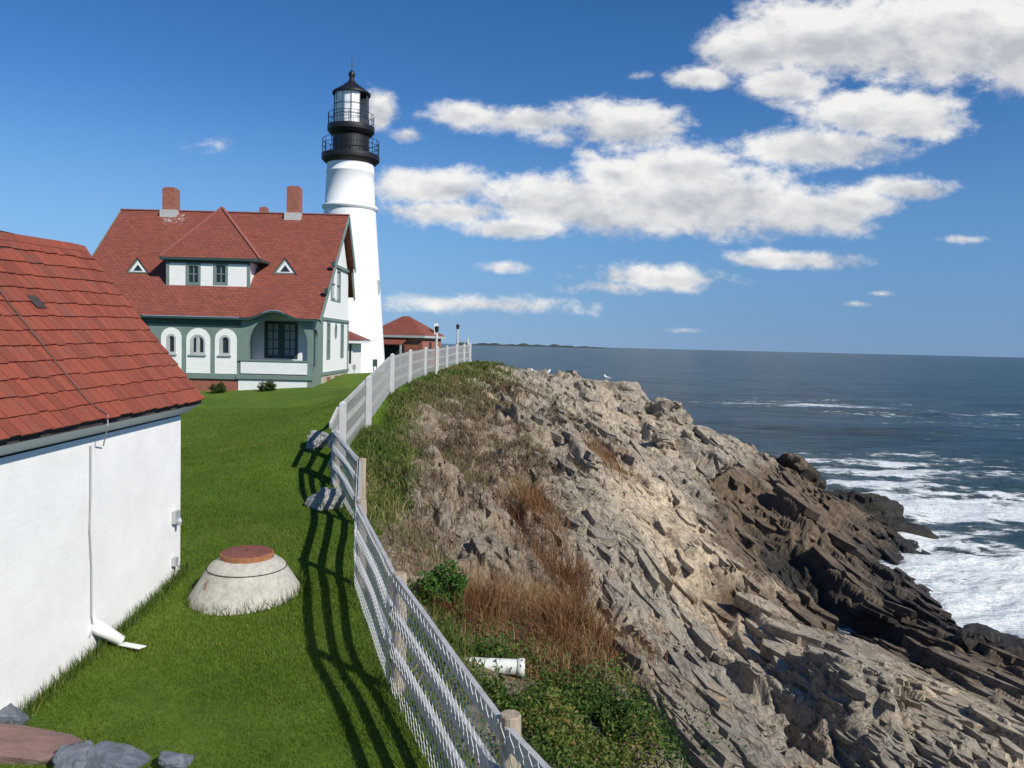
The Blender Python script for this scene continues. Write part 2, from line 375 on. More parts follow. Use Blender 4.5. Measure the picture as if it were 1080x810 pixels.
# ------------------------------------------------------------------ mesh helpers
def tag(o, label=None, cat=None, group=None, kind=None):
    if label: o['label'] = label
    if cat: o['category'] = cat
    if group: o['group'] = group
    if kind: o['kind'] = kind
    return o
def empty(name, loc, label, cat, group=None):
    o = bpy.data.objects.new(name, None); C.objects.link(o); o.location = loc; o.empty_display_size = .2
    return tag(o, label, cat, group)
def root_loc(o):
    v = Vector((0, 0, 0))
    while o is not None: v = v + Vector(o.location); o = o.parent
    return v
class MB:
    def __init__(s): s.v = []; s.f = []; s.uv = []
    def add(s, vs, fs, uvs=None):
        k = len(s.v); s.v += [tuple(v) for v in vs]; s.f += [tuple(i+k for i in f) for f in fs]
        s.uv += uvs if uvs else [None]*len(fs); return s
    def box(s, x0, y0, z0, x1, y1, z1):
        x0, x1 = min(x0, x1), max(x0, x1); y0, y1 = min(y0, y1), max(y0, y1); z0, z1 = min(z0, z1), max(z0, z1)
        v = [(x0, y0, z0), (x1, y0, z0), (x1, y1, z0), (x0, y1, z0), (x0, y0, z1), (x1, y0, z1), (x1, y1, z1), (x0, y1, z1)]
        return s.add(v, [(0, 3, 2, 1), (4, 5, 6, 7), (0, 1, 5, 4), (1, 2, 6, 5), (2, 3, 7, 6), (3, 0, 4, 7)])
    def beam(s, a, b, w, h, up=(0, 0, 1)):      # box from a to b, w across, h along up
        a = Vector(a); b = Vector(b); d = (b-a).normalized(); u = Vector(up); x = d.cross(u).normalized(); u = x.cross(d)
        v = []
        for p in (a, b):
            for sx, su in ((-1, -1), (1, -1), (1, 1), (-1, 1)): v.append(p + x*(sx*w/2) + u*(su*h/2))
        return s.add(v, [(0, 1, 2, 3), (7, 6, 5, 4), (0, 4, 5, 1), (1, 5, 6, 2), (2, 6, 7, 3), (3, 7, 4, 0)])
    def tube(s, pts, r, n=8, caps=True, rs=None):
        pts = [Vector(p) for p in pts]; k = len(pts); vs = []; fs = []
        prev = None
        for i, p in enumerate(pts):
            t = (pts[min(i+1, k-1)]-pts[max(i-1, 0)]).normalized()
            if prev is None:
                ref = Vector((0, 0, 1)) if abs(t.z) < .9 else Vector((1, 0, 0))
                x = t.cross(ref).normalized()
            else: x = (prev - t*prev.dot(t)).normalized()
            prev = x; y = t.cross(x); rr = rs[i] if rs else r
            for j in range(n):
                a = 2*math.pi*j/n; vs.append(p + x*(rr*math.cos(a)) + y*(rr*math.sin(a)))
        for i in range(k-1):
            for j in range(n):
                fs.append((i*n+j, i*n+(j+1) % n, (i+1)*n+(j+1) % n, (i+1)*n+j))
        if caps: fs.append(tuple(reversed(range(n)))); fs.append(tuple((k-1)*n+j for j in range(n)))
        return s.add(vs, fs)
    def lathe(s, c, prof, n=48, caps=False, jit=0):
        vs = []; fs = []
        for (r, z) in prof:
            for j in range(n):
                a = 2*math.pi*j/n; q = r*(1+jit*random.uniform(-1, 1))
                vs.append((c[0]+q*math.cos(a), c[1]+q*math.sin(a), c[2]+z))
        for i in range(len(prof)-1):
            for j in range(n): fs.append((i*n+j, i*n+(j+1) % n, (i+1)*n+(j+1) % n, (i+1)*n+j))
        if caps: fs.append(tuple(reversed(range(n)))); fs.append(tuple((len(prof)-1)*n+j for j in range(n)))
        return s.add(vs, fs)
    def plate(s, O, A, B, Nn, outer, holes=(), th=.05):
        """flat plate with holes: 2-D loops in axes A, B at origin O; front towards Nn, thickness th behind"""
        O = Vector(O); A = Vector(A); B = Vector(B); Nn = Vector(Nn)
        loops = [list(outer)] + [list(h) for h in holes]
        flat = [p for l in loops for p in l]
        tris = tessellate_polygon([[Vector((p[0], p[1], 0)) for p in l] for l in loops])
        fr = [O + A*p[0] + B*p[1] for p in flat]; bk = [q - Nn*th for q in fr]; n = len(flat)
        fs = []
        for t in tris:
            a, b, c = (fr[i] for i in t)
            if (b-a).cross(c-a).dot(Nn) < 0: t = (t[0], t[2], t[1])
            fs.append(tuple(t)); fs.append(tuple(i+n for i in reversed(t)))
        k = 0
        for l in loops:
            for i in range(len(l)):
                j = (i+1) % len(l); fs.append((k+i, k+j, k+j+n, k+i+n))
            k += len(l)
        return s.add(fr+bk, fs)
    def build(s, name, m, parent=None, smooth=False, recalc=True):
        o = root_loc(parent) if parent else Vector((0, 0, 0))
        me = bpy.data.meshes.new(name)
        me.from_pydata([tuple(Vector(v)-o) for v in s.v], [], s.f)
        if any(u for u in s.uv):
            l = me.uv_layers.new(name='uv'); i = 0
            for p, u in zip(me.polygons, s.uv):
                for q in range(p.loop_total): l.data[p.loop_start+q].uv = u[q] if u else (0, 0)
        if recalc:
            bm = bmesh.new(); bm.from_mesh(me); bmesh.ops.recalc_face_normals(bm, faces=bm.faces); bm.to_mesh(me); bm.free()
        if smooth:
            me.shade_smooth()
        me.materials.append(m)
        ob = bpy.data.objects.new(name, me); C.objects.link(ob)
        if parent: ob.parent = parent
        return ob
def np_mesh(name, v, f, m, parent=None, attrs=None, smooth=False):
    """v (n,3), f (k,c) int"""
    me = bpy.data.meshes.new(name); v = np.asarray(v, np.float32); f = np.asarray(f, np.int32)
    me.vertices.add(len(v)); me.vertices.foreach_set('co', v.ravel())
    k, c = f.shape
    me.loops.add(k*c); me.loops.foreach_set('vertex_index', f.ravel())
    me.polygons.add(k); me.polygons.foreach_set('loop_start', np.arange(0, k*c, c, dtype=np.int32))
    try: me.polygons.foreach_set('loop_total', np.full(k, c, np.int32))
    except Exception: pass
    me.update(calc_edges=True); me.validate()
    for an, av in (attrs or {}).items():
        a = me.attributes.new(an, 'FLOAT', 'POINT'); a.data.foreach_set('value', np.asarray(av, np.float32))
    me.polygons.foreach_set('use_smooth', np.full(len(me.polygons), smooth)); me.update()
    me.materials.append(m)
    ob = bpy.data.objects.new(name, me); C.objects.link(ob)
    if parent: ob.parent = parent
    return ob
def grid_faces(nr, nc):
    i = np.arange(nr-1)[:, None]*nc + np.arange(nc-1)[None]
    return np.stack([i, i+1, i+nc+1, i+nc], -1).reshape(-1, 4)

def copy_tree(o, parent=None):
    c = o.copy(); C.objects.link(c); c.parent = parent
    for ch in list(o.children): copy_tree(ch, c)
    return c

# ------------------------------------------------------------------ ground
FENCE = [(1.42, 2.2), (.04, 4.8), (-1.04, 7.6), (-1.98, 10.6), (-2.5, 13.4), (-3.6, 16.2), (-3.67, 17.3), (-3.7, 20.6), (-4.07, 27), (-4.23, 33),
         (-4.14, 38), (-3.95, 42), (-3.74, 45.5), (-3.44, 49), (-3.16, 52), (-2.9, 54.5)]
FZ = [-3.55, -3.45, -3.4, -3.3, -3.15, -2.98, -2.68, -2.25, -1.75, -1.65, -1.56, -1.55, -1.5, -1.4, -1.35, -1.33]
ctrl = [(x, y, z) for (x, y), z in zip(FENCE, FZ)]
ctrl += [(-4.5, 7, -3.5), (-4.6, 11, -3.27), (-2.9, 9, -3.38), (-3.4, 10.3, -3.35), (-1, 3, -3.6), (-4, 3, -3.6), (-10, 20, -3.1), (-10, 25, -3.0), (-8, 35, -2.75),
         (-10.7, 42.5, -2.5), (-16, 42.5, -2.85), (-24, 42.5, -3.0), (-10.7, 51, -2.1), (-12.8, 60, -2.6), (-9.5, 55, -2.45), (-7, 60, -2.45), (-3.5, 58, -1.6), (-30, 43, -3.2),
         (-30, 70, -3), (-60, 60, -4), (-60, 20, -4), (-20, 15, -3.4), (-8, 5, -3.6), (-5, 16, -3.1), (-6, 22, -2.8), (-7, 29, -2.6), (-6, 45, -2.15), (-20, 0, -3.8)]
pz = [(560, 395, 58), (545, 397, 57), (600, 395, 59), (640, 412, 53), (700, 437, 50), (780, 465, 50), (850, 505, 48), (900, 540, 45), (985, 567, 44),
      (600, 500, 25), (700, 600, 20), (800, 600, 26), (870, 625, 29), (940, 650, 29.5), (500, 430, 36), (450, 402, 42), (520, 393, 46), (490, 385, 50), (420, 470, 21),
      (450, 560, 14.5), (470, 640, 11.5), (560, 550, 18), (600, 650, 13.5), (680, 730, 11), (780, 700, 14.5), (860, 690, 18.5), (900, 740, 15.5), (1000, 715, 18.5),
      (1050, 770, 14.5), (1045, 705, 23), (530, 690, 10.2), (520, 735, 8.7), (620, 780, 8.2), (720, 800, 9.5), (900, 800, 12), (1070, 800, 13),
      (560, 430, 40), (620, 450, 38), (700, 500, 36), (760, 545, 32), (600, 420, 48), (480, 500, 22), (540, 480, 26), (640, 550, 22), (760, 640, 20), (690, 660, 16), (820, 560, 33), (440, 430, 30),
      (950, 610, 36)]
ctrl += [(lambda p: (p.x, p.y, p.z-CZ))(P(a, b, y)) for a, b, y in pz]
ctrl += [(30, 50, -12), (30, 40, -12), (22, 33, -11.5), (19, 27, -11.2), (20, 20, -11), (18, 12, -10.5), (12, 5, -9), (6, 4, -6.5), (2.5, 5, -4.9), (3, 2, -4.8),
         (20, 60, -12), (10, 66, -11), (2, 70, -10.5), (-3, 75, -8), (14, 58, -10), (35, 60, -13), (40, 30, -13), (0, 64, -5.5), (6, 61, -5.5), (26, 52, -12),
         (-10, 90, -8), (-30, 95, -9), (-80, 80, -9), (-90, 30, -8), (30, 8, -13), (24, 46, -11.2)]
ctrl = np.array(ctrl, float)
def _phi(r): return np.sqrt(r*r+1.2)
_D = np.hypot(ctrl[:, 0][:, None]-ctrl[:, 0], ctrl[:, 1][:, None]-ctrl[:, 1])
_n = len(ctrl)
_A = np.zeros((_n+3, _n+3)); _A[:_n, :_n] = _phi(_D) - .06*np.eye(_n)
_Pm = np.c_[np.ones(_n), ctrl[:, :2]]; _A[:_n, _n:] = _Pm; _A[_n:, :_n] = _Pm.T
_w = np.linalg.solve(_A, np.r_[ctrl[:, 2], 0, 0, 0])
def base(x, y):
    x = np.asarray(x, float); y = np.asarray(y, float)
    r = np.full(x.shape, _w[_n]) + _w[_n+1]*x + _w[_n+2]*y
    for i in range(_n): r += _w[i]*_phi(np.hypot(x-ctrl[i, 0], y-ctrl[i, 1]))
    return r + CZ
fy = np.array([p[1] for p in FENCE]); fx = np.array([p[0] for p in FENCE])
def fence_x(y): return np.interp(y, fy, fx)
def beyond(x, y): return x - fence_x(y)        # metres on the sea side of the fence
def gz(x, y):                                 # plain ground height (lawn side)
    return float(base(np.array([x]), np.array([y]))[0])
S0, C0 = math.sin(rad(12)), math.cos(rad(12))
def rock_h(x, y):
    b0 = base(x, y); d = beyond(x, y)
    wx = x + .5*fbm(x*.35, y*.35, 11, 3); wy = y + .5*fbm(x*.35, y*.35, 23, 3)
    a = wx*S0 - wy*C0; b = wx*C0 + wy*S0          # along strike, across strike
    veg = sstep(13.5, 10.5, y)*sstep(3.4, 2.0, d)
    m_ = sstep(.2, 2.0, d)*(1-.92*veg)
    slab = np.exp(-(((x-5.2)/2.3)**2 + ((y-26)/6.5)**2))   # the smooth pale slab
    rub = np.exp(-(((x+.9)/2.4)**2 + ((y-26)/13)**2))*m_
    am = m_*(1-.6*slab)*(1-.45*rub)
    z = np.zeros_like(x)
    inY = sstep(20.5, 23, y)*sstep(41, 35, y)
    gx_ = 9.9 + .05*(y-28) + .5*vnoise(y*.35, y*0, 3)
    z -= m_*inY*1.35*sstep(gx_-1.0, gx_-.6, x)*sstep(gx_+3.4, gx_+1.4, x)                    # dark gully behind the pale slab
    z -= m_*.55*sstep(6.25, 5.7, x-.12*(y-15)+.5*vnoise(y*.7, x*.2, 8))*sstep(21.8, 20.4, y+.3*(x-8))*sstep(3.2, 4.6, x)   # trough left of the lower right ledge
    z -= m_*(.22+.22*sstep(30, 45, y))
    # long ledges stepping down along the strata, each broken into lengths
    for (bc, wd, hh_, sd_) in ((2.2, .9, .45, 1), (4.3, 1.1, .5, 2), (7.4, 1.0, .55, 3), (11.8, 1.5, .8, 4), (14.3, 1.4, .7, 5), (16.8, 1.3, .6, 6)):
        bb = x*C0 + y*S0 - 5.2 - bc + .55*fbm(a*.22, a*0+sd_, 200+sd_, 3)
        seg = sstep(-.12, .02, fbm(a*.16+3*sd_, a*0+sd_, 300+sd_, 2)) * (1-.7*slab)*sstep(53, 46, y)
        z += m_*seg*hh_*(sstep(-wd, -wd+.22, bb)*np.clip(1-(bb+wd)/(2.6*wd), 0, 1))*np.clip(.75+.6*np.floor(2.5*vnoise(a*.5+sd_, a*0, 400+sd_)+.5)/2, 0, 1.3)
    def blocks(a_, b_, seed, bev):
        f1, f2, c, ux, uy = worley(a_, b_, seed)
        return np.clip((f2-f1)/bev, 0, 1), c, ux, uy
    rock_ = .5+1.0*np.clip(.5+1.6*fbm(x*.3+4, y*.3, 29, 2), 0, 1)
    ms, c, ux, uy = blocks(a/3.9, b/1.9, 3, .16)
    z += am*ms*(.08+(c-.3)*.62 + uy*(c-.7)*.6 + ux*(((c*7.3) % 1)-.5)*.4)
    a2 = a*.95 + .3*b; b2 = b*.95 - .3*a
    ms, c, ux, uy = blocks(a2/1.7+5, b2/.8+3, 31, .18)
    z += am*rock_*ms*(.05+(c-.3)*.30 + uy*(c-.65)*.36 + ux*(((c*5.7) % 1)-.5)*.25)
    ms, c, ux, uy = blocks(a/.75+9, b/.3, 57, .25)
    z += m_*rock_*ms*((c-.4)*.15 + uy*(c-.65)*.15)*(1-.7*slab)
    a3 = a*.9-.4*b; b3 = b*.9+.4*a
    ms, c, ux, uy = blocks(a3/.33, b3/.16, 77, .3)
    z += m_*ms*((c-.4)*.05)*(1-.6*slab)
    def saw(q): return q-np.floor(q)
    lw = .6*fbm(x*.5, y*.25, 61, 3)
    lay = np.clip(.4+1.8*fbm(x*.35+9, y*.25, 44, 2), 0, 1)
    z += m_*lay*(1-.5*slab)*(.08*saw(b/1.15+lw+.1*a) + .04*saw(b/.37+1.7*lw+.05*a))
    z += m_*(.10*np.abs(vnoise(b*2.2, a*.3, 5)) + .035*vnoise(b*6, a*.6, 6) + .04*fbm(x*3, y*3, 7, 4))
    z += m_*.4*fbm(x*.22, y*.22, 77, 3)
    z += rub*(.34*fbm(x*1.3, y*1.3, 9, 4) + .22*np.abs(fbm(x*2.7, y*2.7, 19, 3)))
    z += .04*fbm(x*2, y*2, 13, 3)*(1-m_)
    zz = b0 + z
    land = sstep(13.5, 11, x-.16*(y-28))*sstep(19, 22, y)*sstep(48, 42, y)
    zz = np.maximum(zz, .7 - 6*(1-land) + .3*fbm(x*1.2, y*1.2, 3, 3))
    return zz, d
# lawn sheet
xs = np.r_[np.linspace(-95, -26, 30)[:-1], np.linspace(-26, -9, 50)[:-1], np.linspace(-9, 2.2, 130)]
ys = np.r_[np.linspace(-3, 30, 190)[:-1], np.linspace(30, 98, 130)]
X, Y = np.meshgrid(xs, ys)
Z = base(X, Y) + .012*fbm(X*1.5, Y*1.5, 41, 3)
dd = beyond(X, Y)
Z = np.where(dd > .45, Z - (dd-.45)*1.5 - .02, Z)
lawn = np_mesh('lawn', np.stack([X, Y, Z], -1).reshape(-1, 3), grid_faces(*X.shape), M['lawn'], smooth=True)
tag(lawn, 'bright green mown lawn running up to the keeper house', 'lawn', kind='structure')
# rocks
t = np.linspace(0, 1, 800); yr = 2.2*(78/2.2)**t; u = np.linspace(-.26, .82, 860)
Yg = np.repeat(yr[:, None], len(u), 1); Xg = u[None]*(Yg+4)
Zg, Dg = rock_h(Xg, Yg)
_k = np.pad(Zg, 1, mode='edge'); Zg = (_k[:-2, 1:-1]+_k[2:, 1:-1]+_k[1:-1, :-2]+_k[1:-1, 2:]+4*_k[1:-1, 1:-1])/8
Zg = np.where(Dg < .25, Zg - np.clip((.25-Dg)*.6, 0, .5), Zg)
def rock_attrs(Xg, Yg, Dg):
    wet = 1.0*sstep(21.5, 20, Yg)*sstep(14, 12.5, Xg) - .95*np.exp(-((Xg-11.2)/2.0)**2)*sstep(20, 23, Yg)*sstep(44, 38, Yg) - .1*sstep(36, 44, Yg)
    tan = np.exp(-((((Xg-5.6)/2.4)**2 + ((Yg-26)/7.5)**2)**2)) + .7*np.exp(-(((Xg-9)/2.2)**2+((Yg-16)/3)**2)) + .5*np.exp(-(((Xg-7)/4)**2+((Yg-46)/7)**2))
    soil = np.clip(sstep(2.6, .3, Dg) + .9*np.exp(-(((Xg+1.0)/2.6)**2+((Yg-25)/13)**2)) + .9*np.exp(-(((Xg-.9)/1.5)**2+((Yg-11)/3.5)**2)), 0, 1)*sstep(0, .3, Dg+.3)
    return wet, np.clip(tan, 0, 1), soil
wet, tan, soil = rock_attrs(Xg, Yg, Dg)
# broken slabs and blocks of the same ledges: angular prisms lying in the bedding
def slabs(n, size, ymin, ymax, seed, flat=.0, lift=.1, keep=None):
    r = np.random.default_rng(seed)
    y = ymin*(ymax/ymin)**r.uniform(0, 1, n); x = r.uniform(-.2, .78, n)*(y+4)
    z, d = rock_h(x, y); k = (d > 1.2) & (z > -.3)
    k &= ~((y < 13.5) & (d < 3.2))
    slab_ = np.exp(-(((x-5.4)/2.2)**2 + ((y-26)/6.5)**2)); k &= r.uniform(0, 1, n) > .93*slab_
    cl = fbm(x*.3+3, y*.3, seed+5, 3); k &= cl > -.10
    sl_ = rock_attrs(x, y, d)[2]; k &= r.uniform(0, 1, n) > .85*sl_
    if size < .6: k &= (z > 3.2) | (r.uniform(0, 1, n) > .75)
    if size > .8: k &= (d > 2.6) & (sl_ < .55)
    k &= (d > 1.0+2.6*sstep(30, 40, y))
    x, y, z, d = x[k], y[k], z[k], d[k]; n = len(x)
    e = .7; hx = (base(x+e, y)-base(x-e, y))/(2*e); hy = (base(x, y+e)-base(x, y-e))/(2*e)
    nv = np.stack([-hx, -hy, np.ones(n)], -1); nv += r.normal(0, .06, (n, 3)) + np.array([-.10, 0, .04]); nv /= np.linalg.norm(nv, axis=1)[:, None]
    sd_ = np.array([S0, -C0, 0]) + r.normal(0, .075, (n, 3)) + np.stack([.22*fbm(x*.15, y*.15, 90, 2), 0*x, 0*x], -1); sd_ -= nv*(sd_*nv).sum(1)[:, None]; sd_ /= np.linalg.norm(sd_, axis=1)[:, None]
    td = np.cross(nv, sd_)
    Ls = np.minimum(size*np.exp(r.normal(0, .42, n)), .1*y+.2); Ws = Ls*r.uniform(.12, .34, n); Ts = np.minimum(Ls, 2.2)*r.uniform(.04, .095, n)
    K = 6; ang = (np.arange(K)/K*2*np.pi)[None] + r.uniform(-.32, .32, (n, K)); rr = r.uniform(.78, 1.08, (n, K))
    # squarish outline
    cx_, sy_ = np.cos(ang), np.sin(ang); q = np.maximum(np.abs(cx_), np.abs(sy_))**.8
    ca, cb = cx_/q*rr, sy_/q*rr
    ctr = np.stack([x, y, z], -1) + nv*(Ts*r.uniform(-.35, lift, n))[:, None]
    sh = r.normal(0, .07, (n, 2, 1)); tilt = r.normal(0, .3, (n, 2, 1))
    def ringv(f, h):
        a_, b_ = ca*f+sh[:, 0]*(f < 1), cb*f+sh[:, 1]*(f < 1)
        hh = h*Ts[:, None]*(1+tilt[:, 0]*ca+tilt[:, 1]*cb) if h > 0 else h*Ts[:, None]*np.ones((n, K))
        return ctr[:, None]+sd_[:, None]*(a_*Ls[:, None]/2)[..., None]+td[:, None]*(b_*Ws[:, None]/2)[..., None]+nv[:, None]*hh[..., None]
    v = np.concatenate([ringv(1.03, -1.6), ringv(1.0, .38), ringv(.95, .5)], 1)     # (n, 3K, 3)
    f = []
    for g_ in range(2):
        for j in range(K):
            j2 = (j+1) % K; f.append([g_*K+j, g_*K+j2, g_*K+K+j2, g_*K+K+j])
    f += [[2*K, 2*K+1, 2*K+2, 2*K+3], [2*K, 2*K+3, 2*K+4, 2*K+5]]
    f = np.array(f); F_ = (np.arange(n)[:, None, None]*3*K + f[None]).reshape(-1, 4)
    at_ = [np.repeat(q_, 3*K) for q_ in rock_attrs(x, y, d)]
    return v.reshape(-1, 3), F_, at_
parts_v = [np.stack([Xg, Yg, Zg], -1).reshape(-1, 3)]; parts_f = [grid_faces(*Xg.shape)]; pa_ = [[wet.ravel()], [tan.ravel()], [soil.ravel()]]; off = len(parts_v[0])
for (n_s, sz_, y0_, y1_, sd0, lf) in ((70, 3.2, 30, 64, 101, .0), (1300, 1.7, 14, 62, 102, .05), (5200, 1.05, 8, 60, 103, .06), (7500, .5, 7, 44, 104, .14), (4500, .24, 7, 26, 105, .2)):
    v_, f_, a_ = slabs(n_s, sz_, y0_, y1_, sd0, lift=lf)
    parts_v.append(v_); parts_f.append(f_+off); off += len(v_)
    for q_, w_ in zip(pa_, a_): q_.append(w_)
rocks = np_mesh('rocky_cliff', np.concatenate(parts_v), np.concatenate(parts_f), M['rock'], attrs={'wet': np.concatenate(pa_[0]), 'tan': np.concatenate(pa_[1]), 'soil': np.concatenate(pa_[2])})
tag(rocks, 'layered grey and tan coastal rock falling to the surf', 'rock', kind='structure')
def rz(x, y):
    z, d = rock_h(np.array([float(x)]), np.array([float(y)])); return float(z[0])
def rzv(x, y): return rock_h(np.asarray(x, float), np.asarray(y, float))[0]

# ------------------------------------------------------------------ sea
yr = 13*(45000/13)**np.linspace(0, 1, 620)**1.0
u = np.linspace(-1.4, 1.6, 640)
Ys = np.repeat(yr[:, None], len(u), 1); Xs = u[None]*Ys
near = sstep(260, 60, Ys)
near = sstep(420, 70, Ys)
Zs = near*(.55*fbm(Xs*.05+Ys*.02, Ys*.13, 3, 3) + .32*(.25-np.abs(fbm(Xs*.11+.03*Ys, Ys*.3, 8, 3))) + .10*fbm(Xs*.5, Ys*.8, 9, 2)*sstep(130, 50, Ys))
depth = -np.minimum(base(Xs, Ys), 6)
def blob(px, py, rx, ry):
    c = PZ(px, py, 0); return np.exp(-(((Xs-c.x)/rx)**2 + ((Ys-c.y)/ry)**2))
shore = sstep(1.9, .3, depth)*sstep(80, 50, Ys)
foam = .6*shore + 1.0*blob(1010, 600, 7, 8) + .9*blob(1060, 660, 7, 5) + .62*blob(930, 530, 9, 8) + .4*blob(900, 490, 12, 9) + .3*blob(980, 500, 18, 12) + .55*blob(1040, 540, 10, 10) + .5*blob(1060, 490, 14, 8)
foam += .36*blob(1010, 440, 40, 24) + .30*blob(900, 425, 40, 30) + .32*blob(800, 425, 20, 18) + .34*blob(1070, 462, 24, 14) + .25*blob(760, 405, 16, 14)
foam += .20*sstep(420, 60, Ys)*np.clip(.4+1.2*fbm(Xs*.02, Ys*.05, 71, 3), 0, 1)
sp = np.clip(foam, 0, 1)*(Ys < 70)
Zs += sp*(.35*np.clip(fbm(Xs*.5, Ys*.6, 15, 4), -.1, 1) + .05)
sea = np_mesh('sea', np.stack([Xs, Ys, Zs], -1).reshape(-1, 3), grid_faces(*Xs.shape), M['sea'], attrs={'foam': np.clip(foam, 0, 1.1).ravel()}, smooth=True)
tag(sea, 'dark blue sea breaking into white foam below the rocks', 'sea', kind='structure')
# distant land on the horizon
mb = MB(); xs_ = np.linspace(-500, 900, 60); vs = []
for i, x in enumerate(xs_):
    h = 15+7*math.sin(i*.8)*math.sin(i*.31)+random.uniform(-3, 3); h *= min(1, (900-x)/500+.15)
    vs += [(x, 7000, -2), (x+random.uniform(-8, 8), 7060, h*1.2), (x, 7300, h*1.25), (x, 7500, -2)]
fs = []
for i in range(len(xs_)-1):
    for j in range(3): fs.append((i*4+j, i*4+4+j, i*4+5+j, i*4+1+j))
tag(mb.add(vs, fs).build('far_headland', M['headland'], smooth=True), 'thin dark strip of distant land along the horizon', 'land', kind='structure')

# ------------------------------------------------------------------ grass and leaves
def blades(name, x, y, z, h, w, lean, m, hvar=.4, tint_shift=0., seg=1, clump=None):
    n = len(x); az = rng.uniform(0, 2*np.pi, n); hh = h*(1+hvar*rng.uniform(-1, 1, n)); ww = w*rng.uniform(.7, 1.3, n)
    la = rng.uniform(0, 2*np.pi, n); ll = hh*lean*rng.uniform(.1, 1, n)
    bx, by = np.cos(az)*ww/2, np.sin(az)*ww/2; tx, ty = np.cos(la)*ll, np.sin(la)*ll
    tint = np.clip(rng.normal(.45, .22, n)+tint_shift, 0, 1)
    zz = z-.01
    if seg == 1:
        v = np.stack([np.stack([x-bx, y-by, zz], -1), np.stack([x+bx, y+by, zz], -1), np.stack([x+tx, y+ty, z+hh], -1)], 1)
        f = np.arange(n*3).reshape(n, 3)
        return np_mesh(name, v.reshape(-1, 3), f, m, attrs={'tint': np.repeat(tint, 3)})
    v = np.stack([np.stack([x-bx, y-by, zz], -1), np.stack([x+bx, y+by, zz], -1),
                  np.stack([x+bx*.8+tx*.35, y+by*.8+ty*.35, z+hh*.55], -1), np.stack([x-bx*.8+tx*.35, y-by*.8+ty*.35, z+hh*.55], -1),
                  np.stack([x+tx, y+ty, z+hh*(1-.25*lean)], -1), np.stack([x+tx+bx*.1, y+ty+by*.1, z+hh*(1-.25*lean)], -1)], 1)
    k = np.arange(n)[:, None]*6
    f = np.concatenate([k+np.array([[0, 1, 2, 3]]), k+np.array([[3, 2, 5, 4]])], 0)
    return np_mesh(name, v.reshape(-1, 3), f, m, attrs={'tint': np.repeat(tint, 6)})
def leaves(name, c, size, m, parent=None, tint=None, up=.3):
    n = len(c); nv = rng.normal(size=(n, 3)); nv[:, 2] = np.abs(nv[:, 2])+up; nv /= np.linalg.norm(nv, axis=1)[:, None]
    a = np.cross(nv, rng.normal(size=(n, 3))); a /= np.linalg.norm(a, axis=1)[:, None]; b = np.cross(nv, a)
    s = (size*rng.uniform(.6, 1.35, n))[:, None]
    o = np.array(root_loc(parent)) if parent else 0
    v = np.stack([c-a*s, c-b*s*.5+nv*s*.12, c+a*s, c+b*s*.5+nv*s*.12], 1) - o
    f = np.arange(n*4).reshape(n, 4)
    tv = np.clip(rng.normal(.45, .22, n), 0, 1) if tint is None else tint
    return np_mesh(name, v.reshape(-1, 3), f, m, parent, attrs={'tint': np.repeat(tv, 4)})

def lawn_points(n, y0, y1, pw=1.6):
    y = y0*(y1/y0)**(rng.uniform(0, 1, n)**1.0); xl = -8-.25*y
    xl = np.where(y < 11.3, -4.55, np.maximum(-.5*y, -30)); xr = fence_x(y)+.35
    x = xl+(xr-xl)*rng.uniform(0, 1, n); return x, y
x, y = lawn_points(210000, 4.2, 34)
pn = fbm(x*.8, y*.8, 91, 3)
ok = ((x+3.41)**2+(y-10.3)**2 > .66**2); x, y, pn = x[ok], y[ok], pn[ok]
z = base(x, y)
o = blades('lawn_grass', x, y, z, .031*(1+.5*pn), .0036+.0008*y, .8, M['blade'], .5, pn*.35)
tag(o, 'short green lawn grass between the white shed and the fence', 'grass', kind='stuff')
# longer grass where the mower does not reach: at the shed wall, the manhole, the fence foot
n = 2600; y = rng.uniform(5, 11.1, n); x = -4.55-.036*(y-11)+np.abs(rng.normal(0, .05, n))+.01
n2 = 500; a = rng.uniform(0, 2*np.pi, n2); x2 = -3.41+.73*np.cos(a)+rng.normal(0, .03, n2); y2 = 10.3+.73*np.sin(a)+rng.normal(0, .03, n2)
n3 = 9000; y3 = 3.2*(52/3.2)**rng.uniform(0, 1, n3); x3 = fence_x(y3)+rng.normal(.05, .12, n3)
x = np.r_[x, x2, x3]; y = np.r_[y, y2, y3]
o = blades('edge_grass', x, y, base(x, y), .12, .007+.0006*y, .7, M['rough'], .6, -.15)
tag(o, 'longer green grass left along walls and fence foot', 'grass', kind='stuff')

# rough grass on the crest and below the fence
def patch(cx, cy, sx, sy, n):
    return rng.normal(cx, sx, n), rng.normal(cy, sy, n)
def at(px, py, Y): p = P(px, py, Y); return p.x, p.y
gx, gy = [], []
for (px, py, Yd, sx, sy, n) in [(470, 400, 43, 1.3, 4, 9000), (440, 408, 36, .9, 3.5, 7000), (500, 393, 48, 1.1, 3, 6000), (425, 420, 30, .6, 2.5, 5000), (415, 440, 25, .4, 2, 3000),
                                (410, 500, 18, .3, 1.4, 3200), (405, 540, 15.5, .25, 1.1, 2300), (520, 395, 48, .6, 2, 1500), (395, 470, 20, .3, 1.2, 2000), (455, 700, 9.2, .25, .7, 2500)]:
    cx, cy = at(px, py, Yd); a, b = patch(cx, cy, sx, sy, n); gx.append(a); gy.append(b)
gx = np.concatenate(gx); gy = np.concatenate(gy); k = (beyond(gx, gy) > .1) & (gy > 3); gx, gy = gx[k], gy[k]
o = blades('rough_grass', gx, gy, rzv(gx, gy), .19, .007+.0008*gy, .9, M['rough'], .6, .1+.5*fbm(gx, gy, 5, 3), seg=2)
tag(o, 'rough unmown grass along the cliff crest outside the fence', 'grass', kind='stuff')
